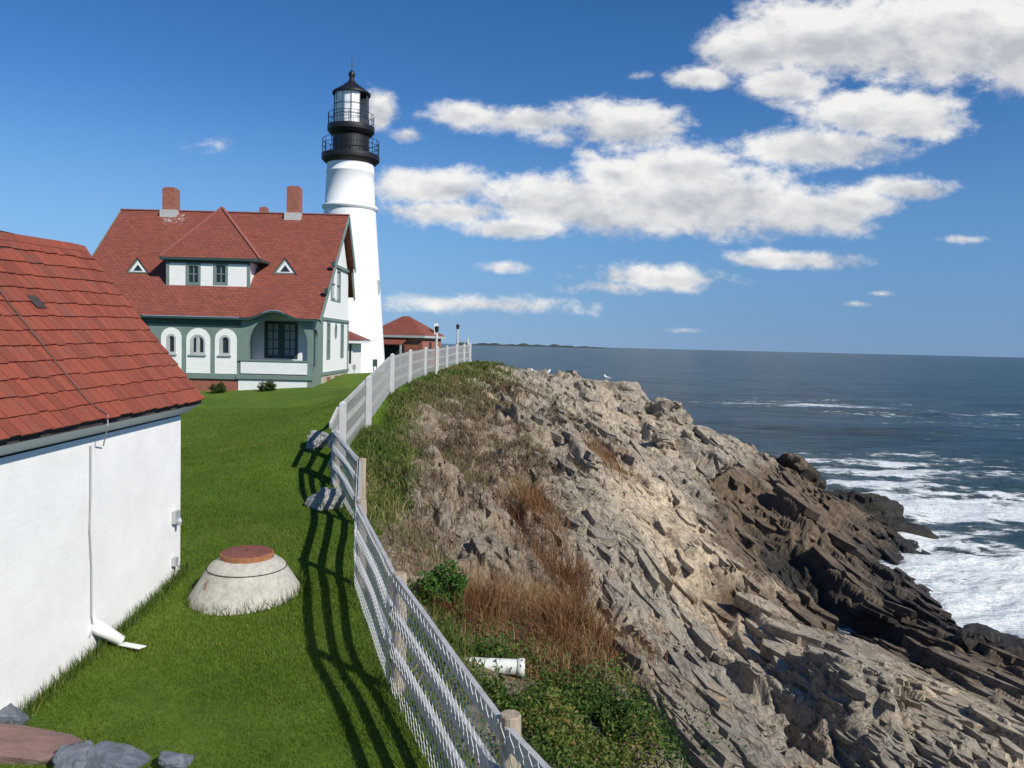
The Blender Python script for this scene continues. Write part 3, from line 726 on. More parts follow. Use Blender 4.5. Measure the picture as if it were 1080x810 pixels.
# dry reddish grass
gx, gy = [], []
for (px, py, Yd, sx, sy, n) in [(600, 640, 13.8, .42, .9, 1900), (655, 690, 12.3, .28, .6, 1500), (560, 650, 12.8, .4, .7, 1300), (600, 590, 16, .3, .7, 1300), (620, 715, 11, .4, .6, 1500), (580, 730, 10.3, .22, .4, 1800),
                                (560, 540, 18.5, .35, 1., 1500), (640, 470, 33, .5, 1.6, 1500), (500, 660, 11.5, .3, .6, 1800)]:
    cx, cy = at(px, py, Yd); a, b = patch(cx, cy, sx, sy, n); gx.append(a); gy.append(b)
gx = np.concatenate(gx); gy = np.concatenate(gy)
o = blades('dry_grass', gx, gy, rzv(gx, gy), (.36*(1+.9*fbm(gx*1.1, gy*1.1, 33, 3))), .005+.0004*gy, 1.0, M['dry'], .7, .9*fbm(gx*.9, gy*.9, 25, 3), seg=2)
tag(o, 'dry reddish brown grass growing among the rocks', 'dry grass', kind='stuff')
# dead scrub over the brown cliff face
gx, gy = [], []
for (px, py, Yd, sx, sy, n) in [(480, 440, 31, 1.1, 3.5, 11000), (520, 430, 38, 1.4, 3.5, 8000), (470, 500, 21, .7, 2.5, 9000), (560, 480, 26, .9, 2.5, 6000), (560, 430, 41, 1.3, 3, 2500), (600, 440, 40, .9, 2, 1200), (440, 590, 13.5, .3, .9, 800)]:
    cx, cy = at(px, py, Yd); a, b = patch(cx, cy, sx, sy, n); gx.append(a); gy.append(b)
gx = np.concatenate(gx); gy = np.concatenate(gy); k = beyond(gx, gy) > .3; gx, gy = gx[k], gy[k]
k = fbm(gx*.8, gy*.8, 55, 3) > -.1; gx, gy = gx[k], gy[k]
o = blades('dead_scrub', gx, gy, rzv(gx, gy), .22, .006+.0006*gy, 1.1, M['scrub'], .7, .5*fbm(gx*.6, gy*.6, 65, 3), seg=2)
tag(o, 'brown dead scrub clinging to the crumbling upper cliff', 'scrub', kind='stuff')
# leafy ground cover in the foreground
PIPE_Y = 9.
for q in np.arange(6.5, 11, .05):
    c = P(540, 703, q)
    if c.z > rz(c.x, q)+.10: PIPE_Y = q
n = 26000
gx = np.r_[rng.normal(1.0, .55, n//2), rng.normal(.35, .5, n//4), rng.normal(-.1, .35, n//4)]
gy = np.r_[rng.normal(8.4, .8, n//2), rng.normal(7.6, .8, n//4), rng.normal(9.3, .6, n//4)]
k = ~((np.abs(gx-.0) < .45) & (np.abs(gy-PIPE_Y+.35) < .42) & (rng.uniform(0, 1, len(gx)) < .93)) & (beyond(gx, gy) > .12) & (fbm(gx*1.2, gy*1.2, 12, 3) > -.22) & (gy > 3.5); gx, gy = gx[k], gy[k]
hz = rzv(gx, gy) + np.abs(rng.normal(.1, .09, len(gx)))*(1+1.2*fbm(gx*2, gy*2, 18, 2))
o = leaves('ground_cover', np.stack([gx, gy, hz], -1), .026, M['vine'], tint=np.clip(rng.normal(.4, .2, len(gx))+.7*fbm(gx*1.5, gy*1.5, 4, 3), 0, 1))
tag(o, 'low green leafy vines covering the ground outside the wire fence', 'ground cover', kind='stuff')

def bush(name, loc, rx, ry, rz_, n, size, m, label, cat, group=None, stems=7):
    r = empty(name, loc, label, cat, group); mb = MB(); pts = []
    for i in range(stems):
        a = 2*math.pi*i/stems+random.uniform(-.3, .3); q = random.uniform(.4, .85)
        tip = Vector(loc)+Vector((rx*q*math.cos(a), ry*q*math.sin(a), rz_*random.uniform(.8, 1.6)))
        mid = Vector(loc).lerp(tip, .5)+Vector((0, 0, .1*rz_))
        mb.tube([Vector(loc)-Vector((0, 0, .05)), mid, tip], .012, 5, rs=[.014, .01, .005])
    mb.build('stem', M['bark'], r)
    d = rng.normal(size=(n, 3)); d /= np.linalg.norm(d, axis=1)[:, None]
    q = rng.uniform(.25, 1, n)**.45
    lump = 1+.28*np.sin(d[:, 0]*5+d[:, 1]*4)+.2*np.sin(d[:, 2]*7+d[:, 0]*6)
    c = np.array(loc)+np.array([0, 0, rz_*.8])+d*q[:, None]*lump[:, None]*np.array([rx, ry, rz_])
    leaves('foliage', c, size, m, r)
    return r
for (px, py, Yd, rx, rz_, n) in [(466, 632, 11.2, .38, .33, 3000)]:
    p = P(px, py+22, Yd)
    z0 = rz(p.x, p.y)
    bush('leafy_bush', (p.x, p.y, z0), rx, .4, rz_, n, .032, M['leaf'], 'bright green leafy bush just outside the wire fence', 'bush')
p = P(440, 650, 10.9)

# ------------------------------------------------------------------ shed (white brick, red roof, foreground left)
Oc = PZ(190, 602, CZ-3.27)                       # far corner at the ground
dirS = Vector((-.036, 1, 0)).normalized(); perp = Vector((-dirS.y, dirS.x, 0))       # perp points away from the lawn
def S(along, across, z): return Vector((Oc.x, Oc.y, 0)) + dirS*along + perp*across + Vector((0, 0, CZ+z))
shed = empty('white_shed', (Oc.x, Oc.y, Oc.z), 'low white painted brick shed with red tabbed shingle roof at lawn edge', 'shed')
ez = P(190, 440, Oc.y).z-CZ + .02                # underside of the eaves
Ln = 10.0; Wd = 3.3
mb = MB()
re_ = P(213.5, 420, Oc.y+.25); rr_ = P(89, 261, Oc.y+.25)
eav_out = -(re_-Vector((Oc.x, Oc.y, 0))).dot(perp); eav_z = re_.z-CZ
rid_in = (rr_-Vector((Oc.x, Oc.y, 0))).dot(perp); rid_z = rr_.z-CZ
def gable(al): return [S(al, 0, -4.2), S(al, 0, ez), S(al, rid_in, rid_z-.12), S(al, 2*rid_in, ez), S(al, 2*rid_in, -4.2)]
a = gable(0); b = gable(-Ln)
mb.add(a+b, [(0, 1, 2, 3, 4), (9, 8, 7, 6, 5), (0, 5, 6, 1), (3, 8, 9, 4)])
mb.build('wall', M['wbrick'], shed)
# roof deck
sl = (rid_z-eav_z)/(rid_in+eav_out)
def R_(al, t, off=0.):                            # t 0 eave .. 1 ridge, off above deck
    sag = max(.045*al*t, -.14) if al < 0 else 0
    n_ = (Vector((0, 0, 1))*(rid_in+eav_out) - perp*(rid_z-eav_z)).normalized()
    return S(al, -eav_out+(rid_in+eav_out)*t, eav_z+(rid_z-eav_z)*t + sag) + n_*off
mb = MB()
al0, al1 = .25, -Ln-.25
q = [R_(al0, 0, -.02), R_(al1, 0, -.02), R_(al1, 1, -.02), R_(al0, 1, -.02)]
q2 = [v-Vector((0, 0, .07)) for v in q]
mb.add(q+q2, [(0, 1, 2, 3), (4, 7, 6, 5), (0, 4, 5, 1), (0, 3, 7, 4), (1, 5, 6, 2)])
w3 = 2*rid_in+eav_out
q = [S(al0, w3, eav_z), S(al1, w3, eav_z), S(al1, rid_in, rid_z-.12), S(al0, rid_in, rid_z-.02)]
mb.add(q+[v-Vector((0, 0, .07)) for v in q], [(0, 3, 2, 1), (4, 5, 6, 7), (0, 1, 5, 4), (0, 4, 7, 3)])
roof = mb.build('roof', M['underlay'], shed)
rows = 13; tw = .165; mb = MB(); slope_len = math.hypot(rid_in+eav_out, rid_z-eav_z)
for r in range(rows):
    t0 = r/rows - .012; t1 = (r+1)/rows+.012
    k = 0; al = al0+.03-(r % 2)*tw*.5; first = True
    al = al0+.02
    while al > al1:
        wv = tw*random.uniform(.95, 1.05) if not (first and r % 2) else tw*.5
        first = False
        a0 = al-.007; a1 = al-wv+.006; j = random.uniform(-.004, .004)
        lo = .024+random.uniform(0, .006); hi = .003
        v = [R_(a0, t0+j, lo), R_(a1, t0+j, lo), R_(a1, t1, hi), R_(a0, t1, hi), R_(a0, t0+j, lo-.022), R_(a1, t0+j, lo-.022)]
        if not (r == 8 and abs(al-R_(0, 0).y+Oc.y) < 0): mb.add(v, [(0, 1, 2, 3), (0, 4, 5, 1), (0, 3, 4), (1, 5, 2)])
        al -= wv
mb.build('shingles', M['tab'], roof, recalc=False)
mb = MB(); al = al0+.02
while al > al1:
    v = [R_(al, .955, .022), R_(al-.24, .955, .022), R_(al-.24, 1.0, .03), R_(al, 1.0, .03)]
    b2 = [S(al, rid_in+.11, rid_z-.08), S(al-.24, rid_in+.11, rid_z-.08)]
    mb.add(v+b2, [(0, 1, 2, 3), (3, 2, 5, 4)]); al -= .245
mb.build('ridge_cap', M['tab'], roof, recalc=False)
# one replaced dark shingle
def on_roof(px, py):
    best = None
    O_ = R_(0, 0); e1 = (R_(-1, 0)-O_); e2 = (R_(0, 1)-O_); n_ = e1.cross(e2); d = ray(px, py); o_ = Vector((0, 0, CZ))
    tt = (O_-o_).dot(n_)/d.dot(n_); h = o_+d*tt - O_
    t_ = h.dot(e2-e1*(e1.dot(e2)/e1.dot(e1)))/(e2-e1*(e1.dot(e2)/e1.dot(e1))).length_squared
    return h.dot(dirS), t_
al, t_ = on_roof(37, 314); mb = MB()
mb.add([R_(al+.1, t_-.035, .03), R_(al-.1, t_-.035, .03), R_(al-.1, t_+.035, .022), R_(al+.1, t_+.035, .022)], [(0, 1, 2, 3)])
mb.build('dark_shingle', M['underlay'], roof)['label'] = 'single dark replacement shingle'
# lightning cable down the roof, bracket, cable on the wall
pts = []
for px, py in ((-20, 272), (0, 305), (30, 345), (60, 385), (90, 424), (112, 441)):
    al, t_ = on_roof(px, py); pts.append(R_(al, max(t_, 0), .035))
MB().tube(pts, .006, 6).build('roof_cable', M['darkcable'], roof)
def on_wall(px, py, off=.02):
    O_ = S(0, 0, 0); d = ray(px, py); o_ = Vector((0, 0, CZ)); tt = (O_-o_).dot(perp)/d.dot(perp)
    return o_+d*tt - perp*off
pts = [pts[-1], pts[-1]-Vector((0, 0, .12)), on_wall(106, 470, .03)]
MB().tube(pts, .007, 6).build('cable_bracket', M['metalbox'], shed)
pts = [on_wall(*q, .015) for q in ((94, 470), (94, 520), (93, 560), (95, 600), (95, 650), (97, 662), (93, 672))]
MB().tube(pts, .009, 6).build('wall_cable', M['cable'], shed)
# soffit board under the eave
mb = MB()
mb.add([S(.2, -.003, ez+.02), S(-Ln, -.003, ez+.02), S(-Ln, -eav_out+.02, eav_z-.075), S(.2, -eav_out+.02, eav_z-.075)], [(0, 1, 2, 3)])
mb.build('soffit', M['white'], shed)
p = on_wall(96, 660, .0); q = Vector((P(148, 682, 8.6)))
e1 = on_wall(99, 664, .05); e2 = PZ(128, 676, gz(e1.x+.4, e1.y)+CZ*0+.055); e3 = PZ(150, 683, gz(e1.x+.6, e1.y)+.05)
MB().tube([e1+Vector((-.1, 0, .06)), e1+Vector((.0, -.0, .02)), e2], .065, 14, rs=[.075, .075, .06]).build('drain_spout', M['whiteplastic'], shed, smooth=True)
MB().beam(e2-Vector((0, 0, .03)), e3, .10, .008).build('splash_tongue', M['whiteplastic'], shed)
for (px, py, s_) in ((183, 545, .075), (182, 592, .05)):
    c = on_wall(px, py, .03); mb = MB(); mb.beam(c+Vector((0, -s_, 0)), c+Vector((0, s_, 0)), .06, s_*2.2)
    mb.lathe(c+Vector((.05, 0, -s_*.6)), [(s_*.3, -s_), (s_*.5, -s_*.2), (s_*.3, s_*.4)], 12, True)
    mb.build('wall_light' if s_ > .06 else 'outlet_box', M['metalbox'], shed)

# ------------------------------------------------------------------ concrete manhole
g0 = gz(-3.41, 10.3)
mh = empty('concrete_manhole', (-3.41, 10.3, g0), 'squat pale concrete cone with rusty round iron lid on the lawn', 'manhole')
mb = MB(); mb.lathe((-3.41, 10.3, g0), [(.76, -.15), (.72, 0), (.695, .04), (.60, .19), (.50, .35), (.48, .385), (.455, .41), (.36, .475), (.33, .485), (.05, .485)], 64, jit=.006)
mb.build('cone', M['concrete'], mh, smooth=True)
MB().lathe((-3.41, 10.3, g0), [(.500, .352), (.506, .357), (.497, .365)], 64).build('joint', M['interior'], mh)
MB().lathe((-3.41, 10.3, g0), [(.30, .48), (.335, .482), (.335, .545), (.31, .552), (.31, .50)], 48, jit=.004).build('lid_rim', M['rustrim'], mh)
mb = MB(); mb.lathe((-3.41, 10.3, g0), [(.318, .50), (.318, .556), (.30, .565), (.2, .57), (.02, .571)], 48); mb.build('lid', M['rust'], mh)
mb = MB()
pa = Vector((-3.41-.49*.62*1.12, 10.3-.49*.78*1.12, g0+.31)); MB().tube([pa+Vector((.0, -.02, 0)), pa+Vector((-.03, -.05, -.12))], .008, 6).build('rust_bar', M['rustrim'], mh)

# ------------------------------------------------------------------ wire fence (near)
def fz(x, y): return gz(x, y)
wf = empty('wire_fence', (-1.04, 7.6, fz(-1.04, 7.6)), 'near post and rail fence covered in wire mesh beside lawn', 'fence')
W = [(Vector((x, y, fz(x, y)))) for x, y in [(1.42, 2.2), (.04, 4.8), (-1.04, 7.6), (-1.98, 10.6), (-2.5, 13.4), (-3.55, 16.2)]]
HT = [1.2, 1.2, 1.19, 1.21, 1.19, 1.08]
for i, (w, h) in enumerate(zip(W, HT)):
    mb = MB(); j = lambda s: Vector((random.uniform(-s, s), random.uniform(-s, s), 0)); r0 = .07
    n_ = 10; vs = [w+Vector((0, 0, -.3)), w+Vector((0, 0, .4))+j(.01), w+Vector((0, 0, .9))+j(.01), w+Vector((0, 0, h-.01)), w+Vector((0, 0, h))]
    mb.tube(vs, r0, 12, rs=[r0, r0, r0*.98, r0*.95, r0*.86])
    mb.build('post', M['post'], wf, smooth=False)
def rail_run(A, B, h0, h1, off, wdt, hgt, mb):
    d = (B-A); nrm = Vector((-d.y, d.x, 0)).normalized()      # lawn side
    pts = [A.lerp(B, t_)+Vector((0, 0, h0+(h1-h0)*t_-.0*math.sin(math.pi*t_)))+nrm*off for t_ in (0, .34, .67, 1)]
    pts[1].z += random.uniform(-.02, .01); pts[2].z += random.uniform(-.02, .01)
    for a_, b_ in zip(pts[:-1], pts[1:]): mb.beam(a_, b_, wdt, hgt)
for i in range(len(W)-1):
    for hh in (1.10, .75, .40):
        mb = MB(); rail_run(W[i]-(W[i+1]-W[i])*.02, W[i+1]+(W[i+1]-W[i])*.02, hh+random.uniform(-.02, .02), hh+random.uniform(-.02, .02), .035, .04, .12, mb)
        mb.build('rail', M['rail'], wf)
def netting(W, top, bot, off, pitch, r, wob=.0):
    """hexagonal wire netting: neighbouring wires zigzag towards each other and share short upright twists"""
    vs = []; fs = []; NS_ = 4
    for A, B in zip(W[:-1], W[1:]):
        d = B-A; Lh = math.hypot(d.x, d.y); nrm = Vector((-d.y, d.x, 0)).normalized(); ux = Vector((d.x, d.y, 0))/Lh
        nw = max(1, int(Lh/pitch)); cell = pitch*1.15; rows_ = int((top-bot)/cell)
        for k in range(nw):
            sg = 1 if k % 2 else -1; s0 = (k+.5)*pitch; base_k = len(vs); pts = []
            for j in range(rows_+1):
                zz = bot+(top-bot)*j/rows_; e = sg*(1 if j % 2 else -1)*pitch*.49
                pts += [(s0+e, zz-cell*.17), (s0+e, zz+cell*.17)]
            for q_, (s_, zz) in enumerate(pts):
                sx = s_ + .007*math.sin(s_*9+zz*11); zq = A.z+d.z*s_/Lh+zz + .01*math.sin(s_*5+zz*3)
                bulge = wob*math.sin(s_*2.1+zz*2.3)*math.sin((zz-bot)/(top-bot)*math.pi)
                c = Vector((A.x, A.y, 0))+ux*sx+nrm*(off+bulge); c.z = zq
                vs += [c+ux*r, c+nrm*r, c-ux*r, c-nrm*r]
            for q_ in range(len(pts)-1):
                o_ = base_k+q_*NS_
                for e in range(NS_): fs.append((o_+e, o_+(e+1) % NS_, o_+NS_+(e+1) % NS_, o_+NS_+e))
    return np.array([tuple(v) for v in vs]), np.array(fs)
v, f = netting(W, 1.17, .05, .08, .056, .0029, .012)
o = np_mesh('wire_mesh', v-np.array(wf.location), f, M['wire'], wf, smooth=True)

# ------------------------------------------------------------------ white fence (far)
vf = empty('white_fence', (-3.7, 20.6, fz(-3.7, 20.6)), 'white post and rail fence with fine mesh curving along cliff crest', 'fence')
V = [Vector((x, y, CZ+z)) for (x, y), z in list(zip(FENCE, FZ))[5:]]
V[0] = Vector((-3.62, 16.35, CZ-2.95))
for i, w in enumerate(V):
    mb = MB(); h = 1.33 if i else 1.08; mb.box(w.x-.065, w.y-.065, w.z-.3, w.x+.065, w.y+.065, w.z+h)
    c = Vector((w.x, w.y, w.z+h)); mb.add([(w.x-.065, w.y-.065, w.z+h), (w.x+.065, w.y-.065, w.z+h), (w.x+.065, w.y+.065, w.z+h), (w.x-.065, w.y+.065, w.z+h), (w.x, w.y, w.z+h+.05)], [(0, 1, 4), (1, 2, 4), (2, 3, 4), (3, 0, 4)])
    mb.build('post', M['fencewhite'], vf)
for i in range(len(V)-1):
    for hh in (1.2, .78, .36):
        mb = MB(); rail_run(V[i], V[i+1], hh, hh, .105, .04, .11, mb); mb.build('rail', M['fencewhite'], vf)
v, f = netting(V, 1.25, .04, .078, .055, .0045)
np_mesh('wire_mesh', v-np.array(vf.location), f, M['wirewhite'], vf, smooth=True)
# leaning pole at the end, lamp posts
e = V[-1]; lp = empty('leaning_pole', (e.x, e.y, e.z), 'white pole leaning against far end of white fence', 'pole')
t0 = P(493, 357, e.y); t1 = P(497.5, 386, e.y)
MB().tube([t1-Vector((0, 0, .2)), t0], .07, 8).build('shaft', M['fencewhite'], lp)
mb = MB(); mb.beam(t0+Vector((-.12, 0, -.06)), t0+Vector((.12, 0, -.02)), .06, .06); mb.build('crosspiece', M['fencewhite'], lp)
for (px, pt, pb, Yd, lab) in ((457.5, 344, 397, 38.6, 'pale pole lamp with dark head, nearer one, at white fence before brick building'), (480.3, 342, 385, 49.5, 'pale pole lamp with dark head, seen against the sea at fence end')):
    b0 = P(px, pb, Yd); tp = P(px, pt, Yd); b0.x += .1
    r = empty('lamp_post', (b0.x, b0.y, b0.z), lab, 'lamp', 'pole lamps along the white fence')
    MB().tube([b0-Vector((0, 0, .3)), b0+Vector((0, 0, tp.z-b0.z-.3))], .06, 10, rs=[.068, .056]).build('pole', M['pole'], r)
    hz_ = tp.z-.32
    MB().lathe((b0.x, b0.y, hz_), [(.04, 0), (.06, .02), (.10, .12), (.10, .22), (.12, .23), (.115, .27), (.04, .33), (.01, .34)], 14, True).build('lamp_head', M['black'], r)

# ------------------------------------------------------------------ keeper house
XR, XL, YF, YB, YW = -10.67, -23.9, 42.5, 51.4, 44.4
hb = empty('keeper_house', ((XR+XL)/2, YF, CZ-2.7), 'white and green keeper house with large red shingle roof and arched porch', 'house')
def zf(py, px=230, Y_=YF): return P(px, py, Y_).z
def xf(px, py=340, Y_=YF): return P(px, py, Y_).x
YE = 42.15; ZE = P(250, 334.5, YE).z; YR = 49.1; ZR = P(250, 224, YR).z
SLP = (ZR-ZE)/(YR-YE)
XRO, XLO = -10.17, P(127.5, 224, YR).x
# main roof: front slope as a gridded sheet with the eyebrow swell over the porch
ebx = (xf(259, 333, YE)+xf(318, 333, YE))/2; ebw = (xf(318, 333, YE)-xf(259, 333, YE))/2
def swell(x, t_):
    q = min(1, abs(x-ebx)/ebw); return .42*(.5+.5*math.cos(math.pi*q))*max(0, 1-t_*4.2)**2 if q < 1 else 0
nx, nt_ = 110, 36; mb = MB(); vs = []; fs = []; us = []
for j in range(nt_+1):
    t_ = j/nt_
    for i in range(nx+1):
        x = XLO+(XRO-XLO)*i/nx
        vs.append((x, YE+(YR-YE)*t_, ZE+(ZR-ZE)*t_+swell(x, t_)))
sllen = math.hypot(YR-YE, ZR-ZE)
def uvq(i, j): return ((XRO-XLO)*i/nx, sllen*j/nt_)
for j in range(nt_):
    for i in range(nx):
        k = j*(nx+1)+i; fs.append((k, k+1, k+nx+2, k+nx+1)); us.append([uvq(i, j), uvq(i+1, j), uvq(i+1, j+1), uvq(i, j+1)])
mb.add(vs, fs, us)
# rear slope in two pitches
YK, ZK, YB2, ZB2 = 51.25, P(373.4, 284, 51.25).z, 52.0, P(372.7, 314, 52.0).z
mb.add([(XLO, YR, ZR), (XRO, YR, ZR), (XRO, YK, ZK), (XLO, YK, ZK)], [(3, 2, 1, 0)], [[(0, 0), (13, 0), (13, 4), (0, 4)]])
mb.add([(XLO, YK, ZK), (XRO-.15, YK, ZK), (XRO-.15, YB2, ZB2), (XLO, YB2, ZB2)], [(3, 2, 1, 0)], [[(0, 0), (13, 0), (13, 4), (0, 4)]])
roofo = mb.build('roof', M['roof'], hb, recalc=False)
# eave fascia following the swell, rake boards
mb = MB()
for i in range(nx):
    x0 = XLO+(XRO-XLO)*i/nx; x1 = XLO+(XRO-XLO)*(i+1)/nx; z0 = ZE+swell(x0, 0)-.02; z1 = ZE+swell(x1, 0)-.02
    mb.add([(x0, YE-.02, z0), (x1, YE-.02, z1), (x1, YE-.02, z1-.11), (x0, YE-.02, z0-.11), (x0, YE+.05, z0-.11), (x1, YE+.05, z1-.11), (x0, YF+.1, z0-.09), (x1, YF+.1, z1-.09), (x0, YE+.05, z0), (x1, YE+.05, z1)],
           [(0, 3, 2, 1), (3, 4, 5, 2), (4, 6, 7, 5), (0, 1, 9, 8)])
mb.build('eave_fascia', M['dkgreen'], roofo, recalc=False)
for a_, b_, wd in (((XRO-.02, YE, ZE-.14), (XRO-.02, YR, ZR-.14), .24), ((XRO-.02, YR, ZR-.16), (XRO-.02, YK, ZK-.16), .36), ((XRO-.2, YK-.05, ZK-.2), (XRO-.2, YB2, ZB2-.16), .34),
                   ((XLO+.02, YE, ZE-.14), (XLO+.02, YR, ZR-.14), .24), ((XLO+.02, YR, ZR-.14), (XLO+.02, YK, ZK-.14), .24)):
    MB().beam(a_, b_, .055, wd).build('rake_board', M['green'], roofo)
MB().beam((XLO, YR, ZR+.01), (XRO, YR, ZR+.01), .22, .06).build('ridge_cap', M['cap'], roofo)
# front wall with three arched windows (green board), brick foundation
ZB_ = zf(396); ZG = CZ-3.4; ZT = ZE-.08
xP0, xP1 = xf(252), xf(263); xP2, xP3 = xf(324.5), XR
def arch(cx, hw, z0, zs, n=18, rise=None):         # loop, bottom left first
    rise = rise or hw
    return [(cx-hw, z0), (cx+hw, z0)] + [(cx+hw*math.cos(a), zs+rise*math.sin(a)) for a in [math.pi*i/n for i in range(n+1)]]
AX, AZ, NF = (1, 0, 0), (0, 0, 1), (0, -1, 0)
awin = []
for (s0, s1, w0, w1) in ((170, 191.6, 176, 186), (196.7, 221.9, 201, 217), (226.9, 250, 232, 243.5)):
    cx = (xf(s0)+xf(s1))/2; hw = (xf(s1)-xf(s0))/2; cw = (xf(w0)+xf(w1))/2; ww = (xf(w1)-xf(w0))/2
    awin.append((cx, hw, cw, ww))
surr = [arch(cx, hw, zf(394), zf(346.5)-hw) for cx, hw, cw, ww in awin]
hole = [arch(cw, ww, zf(374), zf(353)-ww) for cx, hw, cw, ww in awin]
outer = [(XL, ZB_), (xP1, ZB_), (xP1, ZT), (XL, ZT)]
front = MB().plate((0, YF, 0), AX, AZ, NF, outer, hole, .14).build('front_wall', M['green'], hb)
for (cx, hw, cw, ww), so, ho in zip(awin, surr, hole):
    w = MB().plate((0, YF-.028, 0), AX, AZ, NF, so, [arch(cw, ww+.0, zf(374), zf(353)-ww)], .025).build('arched_window', M['siding'], hb)
    fr = arch(cw, ww, zf(374), zf(353)-ww); inn = arch(cw+.02, ww-.12, zf(374)+.10, zf(353)-ww)
    MB().plate((0, YF-.045, 0), AX, AZ, NF, fr, [inn], .12).build('frame', M['trimgrey'], w)
    MB().plate((0, YF+.09, 0), AX, AZ, NF, arch(cw, ww-.02, zf(374)+.05, zf(353)-ww), [], .03).build('pane', M['pane'], w)
    MB().box(cw-ww-.06, YF-.12, zf(374)-.08, cw+ww+.06, YF+.0, zf(374)+.0).build('sill', M['trimgrey'], w)
cx, hw, cw, ww = awin[1]
MB().box(cw-.09, YF-.02, zf(374)+.1, cw+.09, YF+.05, zf(354)).build('mullion', M['trimgrey'], bpy.data.objects['arched_window.001'])
MB().box(XL-.05, YF-.12, zf(399.5), xP0+.0, YF+.1, zf(395.3)).build('sill_beam', M['green'], hb)
MB().box(XL, YF-.02, ZG, xP0-.02, YF+.12, zf(399.5)-.003).build('foundation', M['brick'], hb)
MB().box(XL, YF-.06, ZT-.36, xP0+.1, YF-.003, ZT-.02).build('frieze_board', M['dkgreen'], hb)
# porch ---------------------------------------------------------------
n_ = 28
arch_c = (xf(259)+xf(318))/2; hwP = (xP2-xP1)/2; cP = (xP1+xP2)/2
top = [(xP1+(XR-xP1)*i/40, ZT+swell(xP1+(XR-xP1)*i/40, 0)-.03) for i in range(41)]
outer = [(xP1+.001, ZB_), (XR, ZB_)] + top[::-1]
zr1 = zf(379); zsp = zf(360)
opening = [(cP-hwP+.02, zr1), (cP+hwP, zr1)] + [(cP+hwP*math.cos(a), zsp+(zf(331.5)-zsp)*math.sin(a)) for a in [math.pi*i/24 for i in range(25)]]
porch = MB().plate((0, YF, 0), AX, AZ, NF, outer, [opening], .16).build('porch', M['green'], hb)
MB().box(xP0+.12, YF-.05, zf(393), xP2, YF-.003, zf(379.8)).build('railing_panel', M['white'], porch)
MB().box(xP0+.05, YF-.11, zf(379.7), xP2+.05, YF+.04, zf(378.3)).build('handrail', M['green'], porch)
MB().box(xP0-.1, YF-.16, zf(398.8), XR+.06, YF-.003, zf(394.2)).build('porch_ledge', M['green'], porch)
MB().box(xP0, YF-.06, ZG, xP2+.05, YF+.1, zf(399.5)).build('porch_skirt', M['white'], porch)
MB().box(xP2+.05, YF-.08, ZG, XR+.03, YF+.1, zf(399.0)).build('pillar_base', M['green'], porch)
MB().box(xP0, YF+.16, ZB_-.1, XR-.15, YW, ZB_).build('porch_floor', M['trimgrey'], porch)
MB().box(xP1-.6, YF+.165, ZT+.3, XR-.165, YW+.1, ZT+.36).build('porch_ceiling', M['dkgreen'], porch)
MB().box(xP1-.62, YF+.165, ZB_, xP1-.5, YW, ZT+.3).build('porch_end_wall', M['green'], porch)
hw0 = P(279.6, 377, YW); hw1 = P(313.7, 340, YW)
MB().plate((0, YW, 0), AX, AZ, NF, [(xP1-.6, ZB_), (XR-.16, ZB_), (XR-.16, ZT+.3), (xP1-.6, ZT+.3)], [[(hw0.x, hw0.z), (hw1.x, hw0.z), (hw1.x, hw1.z), (hw0.x, hw1.z)]], .12).build('porch_back_wall', M['siding'], porch)
def sash_window(x0, x1, z0, z1, Y, parent, frame, pane, nx=2, nz=2, name='window', fw=.1, bars=True):
    w = MB().plate((0, Y-.03, 0), AX, AZ, NF, [(x0-.04, z0-.04), (x1+.04, z0-.04), (x1+.04, z1+.04), (x0-.04, z1+.04)], [[(x0+fw, z0+fw), (x1-fw, z0+fw), (x1-fw, z1-fw), (x0+fw, z1-fw)]], .10).build(name, frame, parent)
    MB().box(x0, Y+.075, z0, x1, Y+.085, z1).build('pane', pane, w)
    if bars:
        mb = MB()
        for i in range(1, nx): xx = x0+(x1-x0)*i/nx; mb.box(xx-.025, Y+.03, z0+fw, xx+.025, Y+.07, z1-fw)
        for i in range(1, nz): zz = z0+(z1-z0)*i/nz; mb.box(x0+fw, Y+.026, zz-.025, x1-fw, Y+.068, zz+.025)
        mb.build('glazing_bars', frame, w)
    return w
xm = (hw0.x+hw1.x)/2
for a_, b_ in ((hw0.x, xm-.03), (xm+.03, hw1.x)):
    w = sash_window(a_, b_, hw0.z, hw1.z, YW, porch, M['dkgreen'], M['blind'], 2, 4, 'window', .13)
MB().box(xm-.07, YW-.05, hw0.z, xm+.07, YW+.06, hw1.z).build('mullion', M['dkgreen'], porch)
# porch side with its narrow arch
NX_ = (1, 0, 0); AY = (0, 1, 0)
yo0 = PX(330, 380, XR).y; yo1 = PX(335, 380, XR).y; zo = PX(332, 347.3, XR).z
MB().plate((XR+.003, 0, 0), AY, AZ, NX_, [(YF+.165, ZB_), (YW, ZB_), (YW, ZT+.3), (YF+.165, ZT+.1)], [arch((yo0+yo1)/2, (yo1-yo0)/2, zr1-.3, zo-(yo1-yo0)/2)], .14).build('porch_side', M['green'], porch)
MB().box(XR-.1, YF, ZG, XR+.02, YW, ZB_-.003).build('porch_side_skirt', M['green'], porch)
